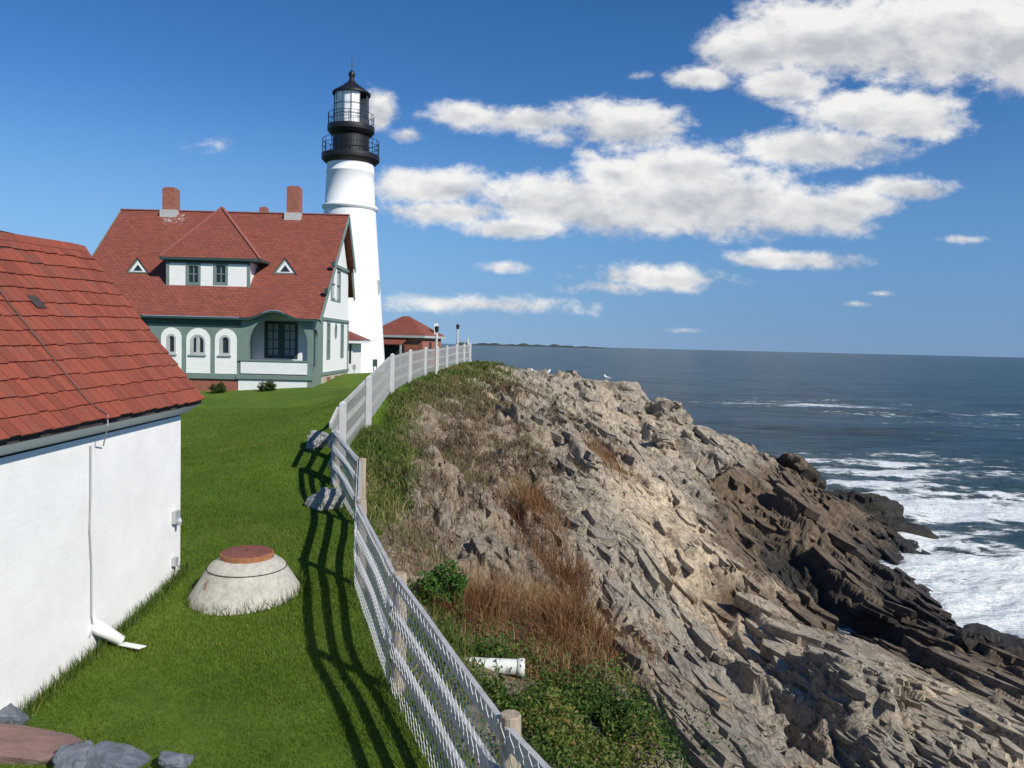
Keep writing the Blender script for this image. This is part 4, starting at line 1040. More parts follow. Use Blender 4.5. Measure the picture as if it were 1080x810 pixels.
# gable side wall
def sd(px, py): p = PX(px, py, XR); return (p.y, p.z)
sw = [((344.4, 378), (348, 339.5)), ((359, 376.5), (362.2, 341))]
holes = []
for (a_, b_) in sw:
    y0, z0 = sd(*a_); y1, z1 = sd(b_[0], b_[1]); holes.append([(y0, z0), (y1, z0), (y1, z1), (y0, z1)])
oc = sd(354, 349); ovh = [(oc[0]+.24*math.cos(a), oc[1]+.42*math.sin(a)) for a in [2*math.pi*i/20 for i in range(20)]]; holes.append(ovh)
uy0, uz0 = sd(349, 316); uy1, uz1 = sd(359, 283.5); uz0 = PX(354, 317, XR).z; uz1 = PX(354, 283, XR).z
holes.append([(uy0, uz0), (uy1, uz0), (uy1, uz1), (uy0, uz1)])
zb2 = PX(350, 394, XR).z
outer = [(YW, zb2), (YB, zb2), (YB, ZK-.45), (YR, ZR-.15), (YF+.0, ZE+SLP*(YF-YE)-.12), (YF+.0, ZT+.12), (YW, ZT+.31)]
gw = MB().plate((XR, 0, 0), AY, AZ, NX_, outer, holes, .14).build('gable_wall', M['siding'], hb)
MB().box(XR-4, YB-.02, ZG, XR, YB+.0, ZK-.5).build('rear_wall', M['siding'], hb)
MB().add([(XL, YF+.05, ZG), (XL, YB, ZG), (XL, YB, ZK-.4), (XL, YR, ZR-.15), (XL, YF+.05, ZE+.3)], [(0, 1, 2, 3, 4)]).build('far_gable_wall', M['siding'], hb)
def side_window(hole, frame, pane, fw, name, bars=0, parent=hb):
    ys_ = [p[0] for p in hole]; zs_ = [p[1] for p in hole]; cy, cz = (min(ys_)+max(ys_))/2, (min(zs_)+max(zs_))/2
    sc_ = lambda k: [(cy+(p[0]-cy)*k[0], cz+(p[1]-cz)*k[1]) for p in hole]
    hy, hz2 = (max(ys_)-min(ys_))/2, (max(zs_)-min(zs_))/2
    w = MB().plate((XR+.03, 0, 0), AY, AZ, NX_, sc_((1+.06/hy, 1+.06/hz2)), [sc_((1-fw/hy, 1-fw/hz2))], .1).build(name, frame, parent)
    MB().plate((XR-.06, 0, 0), AY, AZ, NX_, sc_((.99, .99)), [], .02).build('pane', pane, w)
    if bars:
        mb = MB()
        mb.box(XR-.05, min(ys_), cz-.03, XR+.01, max(ys_), cz+.03)
        mb.build('glazing_bars', frame, w)
    return w
side_window(holes[0], M['green'], M['pane'], .14, 'side_window', 1); side_window(holes[1], M['green'], M['pane'], .14, 'side_window', 1)
side_window(holes[2], M['green'], M['pane'], .07, 'oval_window'); uw = side_window(holes[3], M['green'], M['blind'], .12, 'upper_window', 1)
MB().box(XR-.05, (uy0+uy1)/2-.2, uz0, XR+.035, (uy0+uy1)/2+.2, uz1).build('mullion', M['white'], uw)
MB().box(XR+.0, uy0-.25, uz1+.05, XR+.12, YB-.1, uz1+.22).build('window_hood', M['green'], uw)
b0 = sd(337, 335); b1 = sd(365.5, 338.5)
MB().box(XR+.002, YW-.1, b0[1]-.1, XR+.09, YB+.05, b0[1]+.06).build('belt_course', M['green'], gw)
MB().box(XR+.002, YW, ZB_, XR+.06, YW+.16, b0[1]-.1).build('corner_board', M['green'], gw)
MB().box(XR+.002, YB-.14, zb2, XR+.06, YB+.03, b0[1]-.1).build('corner_board', M['green'], gw)
MB().box(XR+.002, YW-.1, zb2-.02, XR+.10, YB+.05, zb2+.16).build('base_board', M['green'], gw)
MB().box(XR-.1, YW+.0, ZG, XR+.04, YB, zb2-.023).build('side_foundation', M['foundation'], hb)
for y_ in (YW+1.2, YW+3.2, YW+5):
    MB().box(XR+.0, y_, ZG+.2, XR+.055, y_+.9, zb2-.15).build('cellar_panel', M['brick'], hb)
for px, py in ((350.3, 276), (342.8, 304)):
    p = PX(px, py, XRO-.1); MB().box(XRO-.12, p.y-.1, p.z-.3, XRO+.05, p.y+.1, p.z-.0).build('bracket', M['dkgreen'], hb)

def roof_hit(px, py):
    o_ = Vector((0, 0, CZ)); d = ray(px, py); n2 = Vector((0, -SLP, 1)); O_ = Vector((0, YE, ZE)); return o_+d*((O_-o_).dot(n2)/d.dot(n2))
# big dormer
pL = roof_hit(175.5, 301.5); pR = roof_hit(261.9, 301.5); YD = (pL.y+pR.y)/2
dx0, dx1, dz0 = pL.x, pR.x+.1, pL.z; dz1 = P(218, 275.6, YD).z
wins = []
for s0, s1 in ((197, 211), (226, 239.8)):
    a_ = P(s0, 299.5, YD); b_ = P(s1, 278.5, YD); wins.append([(a_.x, a_.z), (b_.x, a_.z), (b_.x, b_.z), (a_.x, b_.z)])
dorm = MB().plate((0, YD, 0), AX, AZ, NF, [(dx0, dz0), (dx1, dz0), (dx1, dz1), (dx0, dz1)], wins, .12)
back = (dz1-dz0)/SLP
for x_ in (dx0+.01, dx1-.01): dorm.add([(x_, YD+.01, dz0), (x_, YD+back, dz1), (x_, YD+.01, dz1)], [(0, 1, 2)])
dorm = dorm.build('dormer', M['siding'], hb)
for wn_ in wins:
    sash_window(wn_[0][0], wn_[1][0], wn_[0][1], wn_[2][1], YD, dorm, M['green'], M['pane'], 2, 2, 'window', .1)
MB().box(dx0-.03, YD-.04, dz0-.02, dx0+.14, YD-.003, dz1).build('corner_board', M['green'], dorm)
MB().box(dx1-.12, YD-.04, dz0-.02, dx1+.03, YD-.003, dz1).build('corner_board', M['green'], dorm)
MB().box(dx0, YD-.05, dz1-.12, dx1, YD-.004, dz1).build('head_board', M['dkgreen'], dorm)
ex0, ex1, ey = P(168, 271, YD-.25).x, P(274.5, 274, YD-.25).x, YD-.25
ez1 = P(222, 271.8, ey).z; pk = P(234.5, 218.8, YR+.1)
bl = YE+(ez1-ZE)/SLP                     # where the dormer eave height meets the main slope
A_, B_, K_ = (ex0, ey, ez1), (ex1, ey, ez1), tuple(pk)
bl2 = Vector((ex0, bl+.05, ez1)); br2 = Vector((ex1, bl+.05, ez1))
w_ = ex1-ex0
def uvt(*pp): return [(q[0]*1., (q[2]-ez1)*1.25) for q in pp]
mb = MB(); mb.add([A_, B_, K_], [(0, 1, 2)], [uvt(A_, B_, K_)])
mb.add([B_, tuple(br2), K_], [(0, 1, 2)], [[(q[1], (q[2]-ez1)*1.25) for q in (B_, br2, K_)]]); mb.add([tuple(bl2), A_, K_], [(0, 1, 2)], [[(q[1], (q[2]-ez1)*1.25) for q in (bl2, A_, K_)]])
dr = mb.build('dormer_roof', M['roof'], hb, recalc=False)
MB().add([A_, B_, tuple(br2), tuple(bl2)] + [(q[0], q[1], q[2]-.14) for q in (A_, B_, br2, bl2)], [(4, 7, 6, 5), (0, 4, 5, 1), (1, 5, 6, 2), (3, 7, 4, 0)]).build('eave_board', M['dkgreen'], dr, recalc=False)
for q in (B_, A_): MB().beam(Vector(q)+Vector((0, 0, .03)), Vector(K_)+Vector((0, -.02, .03)), .16, .05).build('hip_cap', M['cap'], dr)
# two triangular roof vents
for (x0, x1, yb, ya, ac) in ((133.5, 158.5, 287.4, 271.5, 146.3), (288, 314, 288.4, 271.5, 301)):
    l = roof_hit(x0, yb); r_ = roof_hit(x1, yb); c = P(ac, ya, l.y); zb = l.z; hh = c.z-zb; cxv = (l.x+r_.x)/2; hw = (r_.x-l.x)/2
    bk = hh/SLP; yv = l.y
    v_ = MB().add([(l.x, yv-.12, zb-.02), (cxv, yv-.12, zb+hh), (cxv, yv+bk, zb+hh), (r_.x, yv-.12, zb-.02), (l.x, yv, zb-.02), (r_.x, yv, zb-.02)], [(0, 1, 2), (0, 2, 4), (1, 3, 2), (3, 5, 2)],
                  [[(0, 0), (0, .8), (.8, .8)], [(0, 0), (.8, .8), (.3, 0)], [(0, .8), (0, 0), (.8, .8)], [(0, 0), (.3, 0), (.8, .8)]]).build('roof_vent', M['roof'], hb)
    tri = lambda k, dz: [(cxv-hw*k, zb+dz), (cxv+hw*k, zb+dz), (cxv, zb+dz+hh*k)]
    MB().plate((0, yv-.06, 0), AX, AZ, NF, tri(.97, -.01), [tri(.72, .06)], .05).build('green_surround', M['green'], v_)
    MB().plate((0, yv-.05, 0), AX, AZ, NF, tri(.74, .05), [tri(.42, .10)], .05).build('frame', M['white'], v_)
    MB().plate((0, yv-.03, 0), AX, AZ, NF, tri(.5, .08), [], .02).build('pane', M['pane'], v_)
# chimneys
for i, (x0, x1, yt, yb, Yc) in enumerate(((174, 187.2, 199.5, 230, YR), (304, 317.4, 198.3, 229, YR), (274.6, 282.4, 219.5, 235, YR+1.6))):
    a_ = P(x0, yb, Yc); b_ = P(x1, yt, Yc); d_ = (b_.x-a_.x)/2; zc = ZR-.5 if i < 2 else ZR-2.4
    ch = MB().box(a_.x, Yc-d_, zc, b_.x, Yc+d_, b_.z).build('chimney', M['brick'], roofo)
    MB().box(a_.x+.1, Yc-d_+.1, b_.z-.05, b_.x-.1, Yc+d_-.1, b_.z+.06).build('flue', M['brick'], ch)
    if i < 2: MB().box(a_.x-.12, Yc-d_-.1, ZR-.7, b_.x+.12, Yc+d_+.1, ZR-.0).build('flashing', M['flash'], ch)
# rear wing between house and tower
YWG = 53.2; wx1 = P(371.8, 380, YWG).x; wz1 = P(371, 358.5, YWG).z; wz0 = CZ-3; ezx = P(381, 357.5, YWG-.5).x
wg = MB().box(-15, YWG, wz0, wx1, YWG+3, wz1+.1).build('rear_wing', M['siding'], hb)
rk = (wx1-1.3, YWG+1.5, P(366, 344.5, YWG+1.5).z)
MB().add([(-15, YWG-.5, wz1), (ezx, YWG-.5, wz1), (ezx, YWG+3.5, wz1), rk, (-15, YWG+1.5, rk[2]), (-15, YWG+3.5, wz1)], [(0, 1, 3, 4), (1, 2, 3), (2, 5, 4, 3)],
         [[(0, 0), (4, 0), (3, 2), (0, 2)], [(0, 0), (4, 0), (2, 2)], [(0, 0), (4, 0), (3, 2), (0, 2)]]).build('roof', M['roof'], wg)
MB().box(-15, YWG-.45, wz1-.22, ezx-.05, YWG+3.4, wz1-.01).build('cornice', M['white'], wg)
a_ = P(368.6, 383, YWG); b_ = P(370.6, 362, YWG); MB().box(a_.x, YWG-.04, a_.z, b_.x, YWG-.003, b_.z).build('window', M['pane'], wg)
# utility box and sign
a_ = P(372, 391.4, 52.4); b_ = P(375, 384.6, 52.4)
ub = empty('utility_box', ((a_.x+b_.x)/2, 52.4, a_.z), 'small grey utility box on a post beside the house rear corner', 'box')
MB().box(a_.x, 52.3, a_.z+.12, b_.x, 52.5, b_.z).build('cabinet', M['metalbox'], ub); MB().tube([((a_.x+b_.x)/2, 52.4, a_.z-.7), ((a_.x+b_.x)/2, 52.4, a_.z+.15)], .03, 8).build('post', M['metalbox'], ub)
a_ = P(393, 386.5, 55); b_ = P(398, 379, 55)
sg = empty('sign_board', ((a_.x+b_.x)/2, 55, a_.z-.7), 'small dark green notice board on two legs before the tower', 'sign')
MB().box(a_.x, 54.97, a_.z, b_.x, 55.03, b_.z).build('board', M['sign'], sg)
for k in (.2, .8): xx = a_.x+(b_.x-a_.x)*k; MB().box(xx-.03, 54.98, a_.z-1.1, xx+.03, 55.02, a_.z+.0).build('leg', M['sign'], sg)

# clipped shrubs in front of the house
for (px, w_, py, lab) in ((231, 18, 408, 'small round clipped shrub before the brick foundation, left of porch'), (282.5, 20.5, 408, 'round clipped shrub in front of white porch skirt')):
    p = P(px, py, 41.4); zz = gz(p.x, 41.4); bush('round_shrub', (p.x, 41.4, zz-.05), w_/F*41.4/2*.9, .45, .30, 1500, .05, M['shrub'], lab, 'shrub', 'round shrubs by the house')

# ------------------------------------------------------------------ lighthouse
TY = 62.0; tb = P(367.3, 392, TY); tx = P(369, 230, TY).x; kk = TY/F
lh = empty('lighthouse', (tx, TY, CZ-2.6), 'tall white tapering lighthouse tower with black gallery and glazed lantern', 'lighthouse')
def tz(py): return P(370, py, TY).z
c0 = (tx, TY, 0)
tw_ = MB(); tw_.lathe(c0, [(40*kk, tz(402)), (39.2*kk, tz(390)), (26.6*kk, tz(224)), (26.6*kk, tz(222)), (28.6*kk, tz(221)), (28.8*kk, tz(218.5)), (27.4*kk, tz(217.5)), (25.7*kk, tz(216.5)), (24.3*kk, tz(184)), (24.8*kk, tz(183.4)), (24.8*kk, tz(182)), (24.2*kk, tz(181.5)), (24.0*kk, tz(174)), (25*kk, tz(172))], 96)
tw_ = tw_.build('tower', M['tower'], lh)
for p_ in tw_.data.polygons: p_.use_smooth = True
tw_.data.shade_smooth() if False else None
wz = tz(302); wr = 32.4*kk
a = rad(-62); c = Vector((tx+wr*math.cos(a), TY+wr*math.sin(a), wz))
for px, py in ((397.2, 303),):
    an = rad(-8); c = Vector((tx+32.3*kk*math.cos(an), TY+32.3*kk*math.sin(an), tz(py)))
    MB().box(c.x-.3, c.y-.3, c.z-.55, c.x+.06, c.y+.3, c.z+.55).build('slit_window', M['trimgrey'], lh)
MB().lathe(c0, [(24*kk, tz(174.2)), (27*kk, tz(172)), (29.6*kk, tz(169.5)), (29.8*kk, tz(167)), (29.8*kk, tz(164.5)), (15*kk, tz(164.3))], 64).build('lower_gallery', M['black'], lh)
MB().lathe(c0, [(19*kk, tz(165)), (19.2*kk, tz(163)), (18.8*kk, tz(162.5)), (18.8*kk, tz(142)), (15*kk, tz(141.8))], 48).build('watch_room', M['black'], lh, smooth=False)
MB().lathe(c0, [(18.8*kk, tz(145)), (21.5*kk, tz(142.5)), (24*kk, tz(139.5)), (24.2*kk, tz(137)), (24.2*kk, tz(134.2)), (12*kk, tz(134))], 64).build('upper_gallery', M['black'], lh)
def railing(name, r, z0, z1, n, rings):
    mb = MB()
    for i in range(n):
        a = 2*math.pi*i/n+.1; q = Vector((tx+r*math.cos(a), TY+r*math.sin(a), 0)); mb.tube([q+Vector((0, 0, z0)), q+Vector((0, 0, z1))], .025, 5)
    for k in rings:
        zz = z0+(z1-z0)*k; mb.tube([(tx+r*math.cos(2*math.pi*i/48), TY+r*math.sin(2*math.pi*i/48), zz) for i in range(49)], .022, 5, caps=False)
    return mb.build(name, M['black'], lh)
railing('lower_railing', 28.9*kk, tz(165), tz(149), 20, (.34, .67, 1)); railing('upper_railing', 23.4*kk, tz(134.5), tz(121.5), 16, (.5, 1))
lr = 17.6*kk; lz0, lz1 = tz(134), tz(99.5)
NS = 12; LROT = rad(11.6)
ga = [2*math.pi*i/NS+rad(12) for i in range(NS)]
MB().lathe(c0, [(lr*.985, lz0), (lr*.985, lz1)], 48).build('lantern_glass', M['lglass'], lh)
mb = MB()
for i in range(NS):
    a = 2*math.pi*i/NS+LROT; q = Vector((tx+lr*math.cos(a), TY+lr*math.sin(a), 0)); mb.tube([q+Vector((0, 0, lz0)), q+Vector((0, 0, lz1))], .022, 6)
for k in (.02, .33, .64, .98):
    mb.tube([(tx+lr*math.cos(2*math.pi*i/NS+LROT), TY+lr*math.sin(2*math.pi*i/NS+LROT), lz0+(lz1-lz0)*k) for i in range(NS+1)], .02, 6, caps=False)
lf = mb.build('lantern_frame', M['black'], lh)
mb = MB()
for i in range(NS):                                  # drawn white curtains on all but the seaward panes
    am_ = (i+.5)*360/NS+11.6
    if 305 < am_ < 375 or am_ < 25: continue
    a0, a1 = 2*math.pi*i/NS+LROT, 2*math.pi*(i+1)/NS+LROT; q = lr*.95
    mb.add([(tx+q*math.cos(a0), TY+q*math.sin(a0), lz0), (tx+q*math.cos(a1), TY+q*math.sin(a1), lz0), (tx+q*math.cos(a1), TY+q*math.sin(a1), lz1), (tx+q*math.cos(a0), TY+q*math.sin(a0), lz1)], [(0, 1, 2, 3)])
mb.build('lantern_curtain', M['curtain'], lh)
MB().lathe(c0, [(.2, lz0), (.5, lz0+.3), (.5, lz1-.5), (.2, lz1-.3)], 20, True).build('lens', M['lglass'], lh)
MB().lathe(c0, [(17*kk, tz(100)), (19.6*kk, tz(100.2)), (19.6*kk, tz(98.4)), (14*kk, tz(94.5)), (8*kk, tz(90)), (4*kk, tz(86.5)), (2.6*kk, tz(84)), (2.2*kk, tz(83))], 48).build('lantern_roof', M['black'], lh, smooth=False)
MB().lathe(c0, [(2*kk, tz(84)), (2.8*kk, tz(83)), (2.2*kk, tz(82)), (3.3*kk, tz(80.5)), (3.6*kk, tz(78.5)), (3*kk, tz(76.5)), (1.5*kk, tz(75.3)), (1.6*kk, tz(74.6)), (.3*kk, tz(74))], 20, True).build('vent_ball', M['black'], lh, smooth=True)
MB().tube([(tx, TY, tz(75)), (tx, TY, tz(61))], .03, 6).build('lightning_rod', M['black'], lh)

# ------------------------------------------------------------------ brick signal building beyond
FR = P(447.8, 354, 75.0); fd = Vector((-.958, .287, 0)); sdv = Vector((.287, .958, 0))
bb = empty('brick_building', (FR.x, FR.y, CZ-2.2), 'low red brick building with hipped red roof beyond the white fence', 'building')
ew, es = 6.3, 5.4
def Bq(a, s, z): return Vector((FR.x, FR.y, 0))+fd*a+sdv*s+Vector((0, 0, z))
ze_ = FR.z; zp_ = P(428, 333.4, 78.2).z
w0_, w1_ = .35, .35
vs = [Bq(.35, .35, CZ-3), Bq(ew-.35, .35, CZ-3), Bq(ew-.35, es-.35, CZ-3), Bq(.35, es-.35, CZ-3)]; vs += [Vector((q.x, q.y, ze_-.02)) for q in vs]
MB().add(vs, [(0, 1, 5, 4), (1, 2, 6, 5), (2, 3, 7, 6), (3, 0, 4, 7)]).build('wall', M['brick'], bb)
r0_, r1_ = Bq(ew/2-.35, es/2, zp_), Bq(ew/2+.35, es/2, zp_)
cs = [Bq(0, 0, ze_), Bq(ew, 0, ze_), Bq(ew, es, ze_), Bq(0, es, ze_)]
mb = MB(); mb.add(cs+[r0_, r1_], [(0, 4, 5, 1), (1, 5, 2), (2, 5, 4, 3), (3, 4, 0)], [[(0, 0), (3, 3), (3.5, 3), (6, 0)], [(0, 0), (3, 3), (6, 0)], [(0, 0), (3, 3), (3.5, 3), (6, 0)], [(0, 0), (3, 3), (6, 0)]])
br_ = mb.build('roof', M['roof'], bb)
lo = [q-Vector((0, 0, .22)) for q in cs]
MB().add([q-Vector((0, 0, .005)) for q in cs]+lo, [(0, 1, 5, 4), (1, 2, 6, 5), (2, 3, 7, 6), (3, 0, 4, 7), (4, 5, 6, 7)]).build('cornice', M['trimgrey'], br_)
q = Bq(.2, es*.62, 0); MB().box(q.x-.18, q.y-.18, ze_, q.x+.18, q.y+.18, P(455, 341, q.y).z).build('chimney', M['white'], br_)
for s_ in (.42, .72):
    c = Bq(.34, es*s_, ze_-1.15); mb = MB(); mb.beam(c-Vector((0, 0, .55)), c+Vector((0, 0, .55)), .5, .04, up=tuple(-fd)); mb.build('window', M['pane'], bb)
# lean-to porch on its front
l0, l1 = 1.9, 4.6
mb = MB(); mb.add([Bq(l0, -.1+.44, ze_-.35), Bq(l1, -.1+.44, ze_-.35), Bq(l1, -1.0, ze_-.85), Bq(l0, -1.0, ze_-.85)] + [Bq(l0, -.1+.44, ze_-.43), Bq(l1, -.1+.44, ze_-.43), Bq(l1, -1.0, ze_-.93), Bq(l0, -1.0, ze_-.93)], [(0, 3, 2, 1), (4, 5, 6, 7), (0, 4, 7, 3), (3, 7, 6, 2), (1, 2, 6, 5)],
       [[(0, 0), (0, 1), (2, 1), (2, 0)]]+[[(0, 0)]*4]*4); lt = mb.build('porch_roof', M['roof'], bb)
for a_ in (l0+.1, l1-.1): MB().beam(Bq(a_, -.95, CZ-3), Bq(a_, -.95, ze_-.9), .14, .14, up=tuple(fd)).build('porch_post', M['trimgrey'], bb)
mb = MB(); mb.beam(Bq((l0+l1)/2, .33, CZ-3), Bq((l0+l1)/2, .33, ze_-.95), 2.1, .04, up=tuple(sdv)); mb.build('dark_doorway', M['interior'], bb)  # near-black panel: the shade inside the door opening put into its colour

# ------------------------------------------------------------------ loose stones and boulders
def stone(name, c, size, rotz, seed, m, label, cat, group=None, tilt=(0, 0), cuts=3, rough=.06, npt=18, flat=False):
    r = random.Random(seed); bm = bmesh.new()
    for _ in range(npt):
        v = Vector([r.uniform(-1, 1) for _ in range(3)])
        mxx = max(abs(q) for q in v); v = v/mxx*r.uniform(.82, 1) if flat else v/mxx*r.uniform(.75, 1)
        bm.verts.new((v.x*size[0]/2, v.y*size[1]/2, v.z*size[2]/2))
    res = bmesh.ops.convex_hull(bm, input=bm.verts)
    bmesh.ops.delete(bm, geom=[g for g in res['geom_interior'] if isinstance(g, bmesh.types.BMVert)], context='VERTS')
    bmesh.ops.bevel(bm, geom=bm.edges[:], offset=min(size)*.05, segments=1, affect='EDGES')
    bmesh.ops.triangulate(bm, faces=bm.faces[:])
    for _ in range(cuts): bmesh.ops.subdivide_edges(bm, edges=[e for e in bm.edges if e.calc_length() > max(size)/14], cuts=1)
    bmesh.ops.triangulate(bm, faces=bm.faces[:])
    bm.normal_update()
    k = rough*min(size); co_ = np.array([v.co[:] for v in bm.verts]); nn = np.array([v.normal[:] for v in bm.verts])
    s_ = 4/max(size)
    d = fbm(co_[:, 0]*s_+co_[:, 2]*s_*2+seed, co_[:, 1]*s_*2.5+co_[:, 2]*s_*3, seed, 5)*2.2
    d += .8*np.abs(vnoise(co_[:, 2]*s_*5+seed, co_[:, 0]*s_*.8, seed+3))
    for v, q in zip(bm.verts, co_+nn*(d*k)[:, None]): v.co = q
    me = bpy.data.meshes.new(name); bm.to_mesh(me); bm.free(); me.materials.append(m)
    o = bpy.data.objects.new(name, me); C.objects.link(o); o.location = c; o.rotation_euler = (tilt[0], tilt[1], rotz)
    return tag(o, label, cat, group)
GS = 'slate slabs at the near lawn corner'
for i, (px, py, sz, rz_, tl, mm, lab) in enumerate((
        (2, 760, (.42, .34, .2), .2, (0, .05), 'slate', 'blue grey slate block by shed foot, behind the reddish slab'),
        (22, 790, (1.15, .42, .16), -.08, (.06, .05), 'redslate', 'large flat reddish slate slab at the lawn corner'),
        (78, 812, (.30, .42, .18), .6, (.1, -.1), 'slate', 'grey slate wedge between reddish slab and lichen edged slab'),
        (122, 816, (.46, .34, .16), -.15, (.02, .06), 'slate', 'blue slate slab with pale lichen edge, right of the wedge'),
        (186, 818, (.26, .22, .12), .3, (0, 0), 'slate', 'smallest slate piece, alone on the grass'),
        (20, 845, (1.1, .5, .2), 0., (0, 0), 'slate', 'dark slate slab underneath the reddish slab'))):
    g = -3.55; p = PZ(px, py, CZ+g+.12); stone('slate_slab', (p.x, p.y, gz(p.x, p.y)+sz[2]*.42), sz, rz_, 40+i, M[mm], lab, 'stone', GS, tl, flat=True, npt=26, rough=.045)
for i, (px, py, s_, lab) in enumerate(((338, 484, .62, 'pale fieldstone in the fence shadow, farther one'), (341, 527, .72, 'grey fieldstone in the fence shadow, nearer one'))):
    p = PZ(px, py, CZ-2.95 if i else CZ-2.75); stone('fieldstone', (p.x, p.y, gz(p.x, p.y)+.12), (s_, s_*.9, s_*.75), .5*i, 60+i, M['fieldstone'], lab, 'stone', 'fieldstones by the fence')
# drain pipe
yp = 9.
for q in np.arange(6.5, 11, .05):
    c = P(540, 703, q)
    if c.z > rz(c.x, q)+.10: yp = q
p0 = P(488, 701, yp); p1 = P(553, 704, yp)
dp = empty('drain_pipe', tuple(p1), 'pale plastic drain pipe poking out from the bank beyond fence', 'pipe')
d_ = (p1-p0).normalized()
mb = MB(); mb.tube([p0-d_*.4, p1], .094, 20, caps=False); mb.tube([p1, p0-d_*.4], .08, 20, caps=False); mb.build('pipe', M['pipe'], dp, smooth=True, recalc=False)
mb = MB(); mb.tube([p1-d_*.09, p1-d_*.085, p1, p1+d_*.005], .107, 20, caps=False, rs=[.094, .107, .107, .08]); mb.build('collar', M['pipe'], dp, smooth=True)
# boulders
for i, (px, py, Yd, sz, rz_, tl, mm, lab, sink) in enumerate((
        (655, 414, 53, (4.4, 3.0, 1.7), .1, (0, .05), 'rustrock', 'flat topped rusty red rock block on the skyline', .36),
        (703, 440, 50, (2.8, 2.4, 2.0), .3, (.0, .15), 'rock', 'square cracked tan boulder below the red block', .4),
        (618, 543, 23.5, (.9, .8, .75), .4, (.1, .2), 'rock', 'single pale angular boulder resting on the smooth slab', .35),
        (905, 533, 45, (4.6, 3.0, 2.2), -.35, (0, .22), 'wetrock', 'biggest wet black boulder at the surf edge', .4),
        (838, 493, 49.5, (4.0, 2.0, 1.9), -.4, (0, .25), 'wetrock', 'slanting black boulder above the biggest wet one', .4),
        (728, 436, 56, (1.5, 1.2, 1.0), 0, (0, .2), 'wetrock', 'dark small rock on skyline right of tan boulder', .3),
        (940, 556, 43.5, (5.0, 1.8, 1.3), -.5, (0, .18), 'wetrock', 'long low black rock running out into the foam', .45),
        (735, 500, 40, (3.6, 2.2, 1.6), -.9, (0, .3), 'rock', 'long tilted slab block casting a dark shadow', .35),
        (800, 780, 11.8, (.8, .7, .55), .3, (.1, .1), 'rock', 'pale pointed boulder low in the foreground rocks', .35),
        (1050, 698, 24, (2.6, 1.8, 1.3), .2, (0, .1), 'wetrock', 'black weedy rock beyond the ledge at right edge', .4),
        (665, 425, 48, (1.6, 1.2, 1.1), .2, (0, .1), 'rock', 'grey block beneath the rusty red one', .3),
        (700, 480, 40, (1.4, 1.0, .9), .5, (0, .1), 'rock', 'rounded grey boulder amid the upper ledges', .3))):
    p = P(px, py, Yd); zz = rz(p.x, Yd); stone('boulder', (p.x, Yd, zz+sz[2]*(.5-sink)), sz, rz_, 80+i, M[mm], lab, 'boulder', 'boulders on the coast', tl, cuts=4, rough=.09, npt=22, flat=True)

# ------------------------------------------------------------------ gulls
def gull(px, Yd, rotz, lab):
    p = P(px, 395, Yd); dg = bpy.context.evaluated_depsgraph_get()
    hit, loc, *_ = sc.ray_cast(dg, (p.x, Yd, 40), (0, 0, -1)); z0 = loc.z if hit else rz(p.x, Yd)
    r = empty('gull', (p.x, Yd, z0), lab, 'gull', 'gulls on the far rocks')
    R_m = Matrix.Rotation(rotz, 3, 'Z'); q = lambda x, y, z: Vector((p.x, Yd, z0))+R_m @ Vector((x, y, z))
    MB().tube([q(-.20, 0, .22), q(-.12, 0, .22), q(0, 0, .22), q(.10, 0, .26), q(.15, 0, .33), q(.17, 0, .39), q(.20, 0, .41), q(.235, 0, .405)], .05, 10, rs=[.02, .06, .095, .085, .055, .05, .05, .02]).build('body', M['gullwhite'], r, smooth=True)
    for s_ in (-1, 1):
        MB().tube([q(.08, .07*s_, .27), q(-.05, .09*s_, .25), q(-.2, .05*s_, .22), q(-.3, .02*s_, .2)], .03, 6, rs=[.03, .045, .03, .006]).build('wing', M['gullgrey'], r, smooth=True)
        MB().tube([q(.01, .04*s_, .15), q(.02, .04*s_, 0)], .01, 5).build('leg', M['gullbill'], r)
    MB().tube([q(.23, 0, .405), q(.29, 0, .39)], .014, 6, rs=[.016, .004]).build('bill', M['gullbill'], r)
bpy.context.view_layer.update()
gull(563, 58, 2.6, 'leftmost white gull standing on the pale rock skyline'); gull(577.5, 58.5, .4, 'white gull beside the leftmost one on pale rock skyline'); gull(640.5, 53.4, 3.0, 'white gull standing on the rusty red rock block')

# ------------------------------------------------------------------ light and sky
EL = rad(38); az = Vector((.75, -.66, 0)).normalized(); s_ = Vector((az.x*math.cos(EL), az.y*math.cos(EL), math.sin(EL)))
sun = bpy.data.lights.new('sun', 'SUN'); sun.energy = 4.2; sun.angle = rad(.53); sun.color = (1, .95, .87)
so = bpy.data.objects.new('sun', sun); C.objects.link(so); so.rotation_euler = s_.to_track_quat('Z', 'Y').to_euler(); so.location = (40, -20, 60)
w = bpy.data.worlds.new('World'); sc.world = w; w.use_nodes = True; nt = w.node_tree; bg = nt.nodes['Background']; bg.inputs[1].default_value = .1
sky = N(nt, 'ShaderNodeTexSky'); sky.sky_type = 'NISHITA'; sky.sun_disc = False; sky.sun_elevation = EL; sky.sun_rotation = math.atan2(az.x, az.y)
sky.air_density = .9; sky.dust_density = 0; sky.ozone_density = 1.5; sky.altitude = 300
hs = N(nt, 'ShaderNodeHueSaturation'); hs.inputs['Saturation'].default_value = 1.22; hs.inputs['Value'].default_value = .74; L(nt, mix(nt, 1., sky.outputs[0], (.90, .99, 1.17), 'MULTIPLY'), hs.inputs['Color'])
tc = N(nt, 'ShaderNodeTexCoord'); sp_ = N(nt, 'ShaderNodeSeparateXYZ'); L(nt, tc.outputs['Generated'], sp_.inputs[0])
low = maprange(nt, sp_.outputs[2], .0, .30, 1, 0)
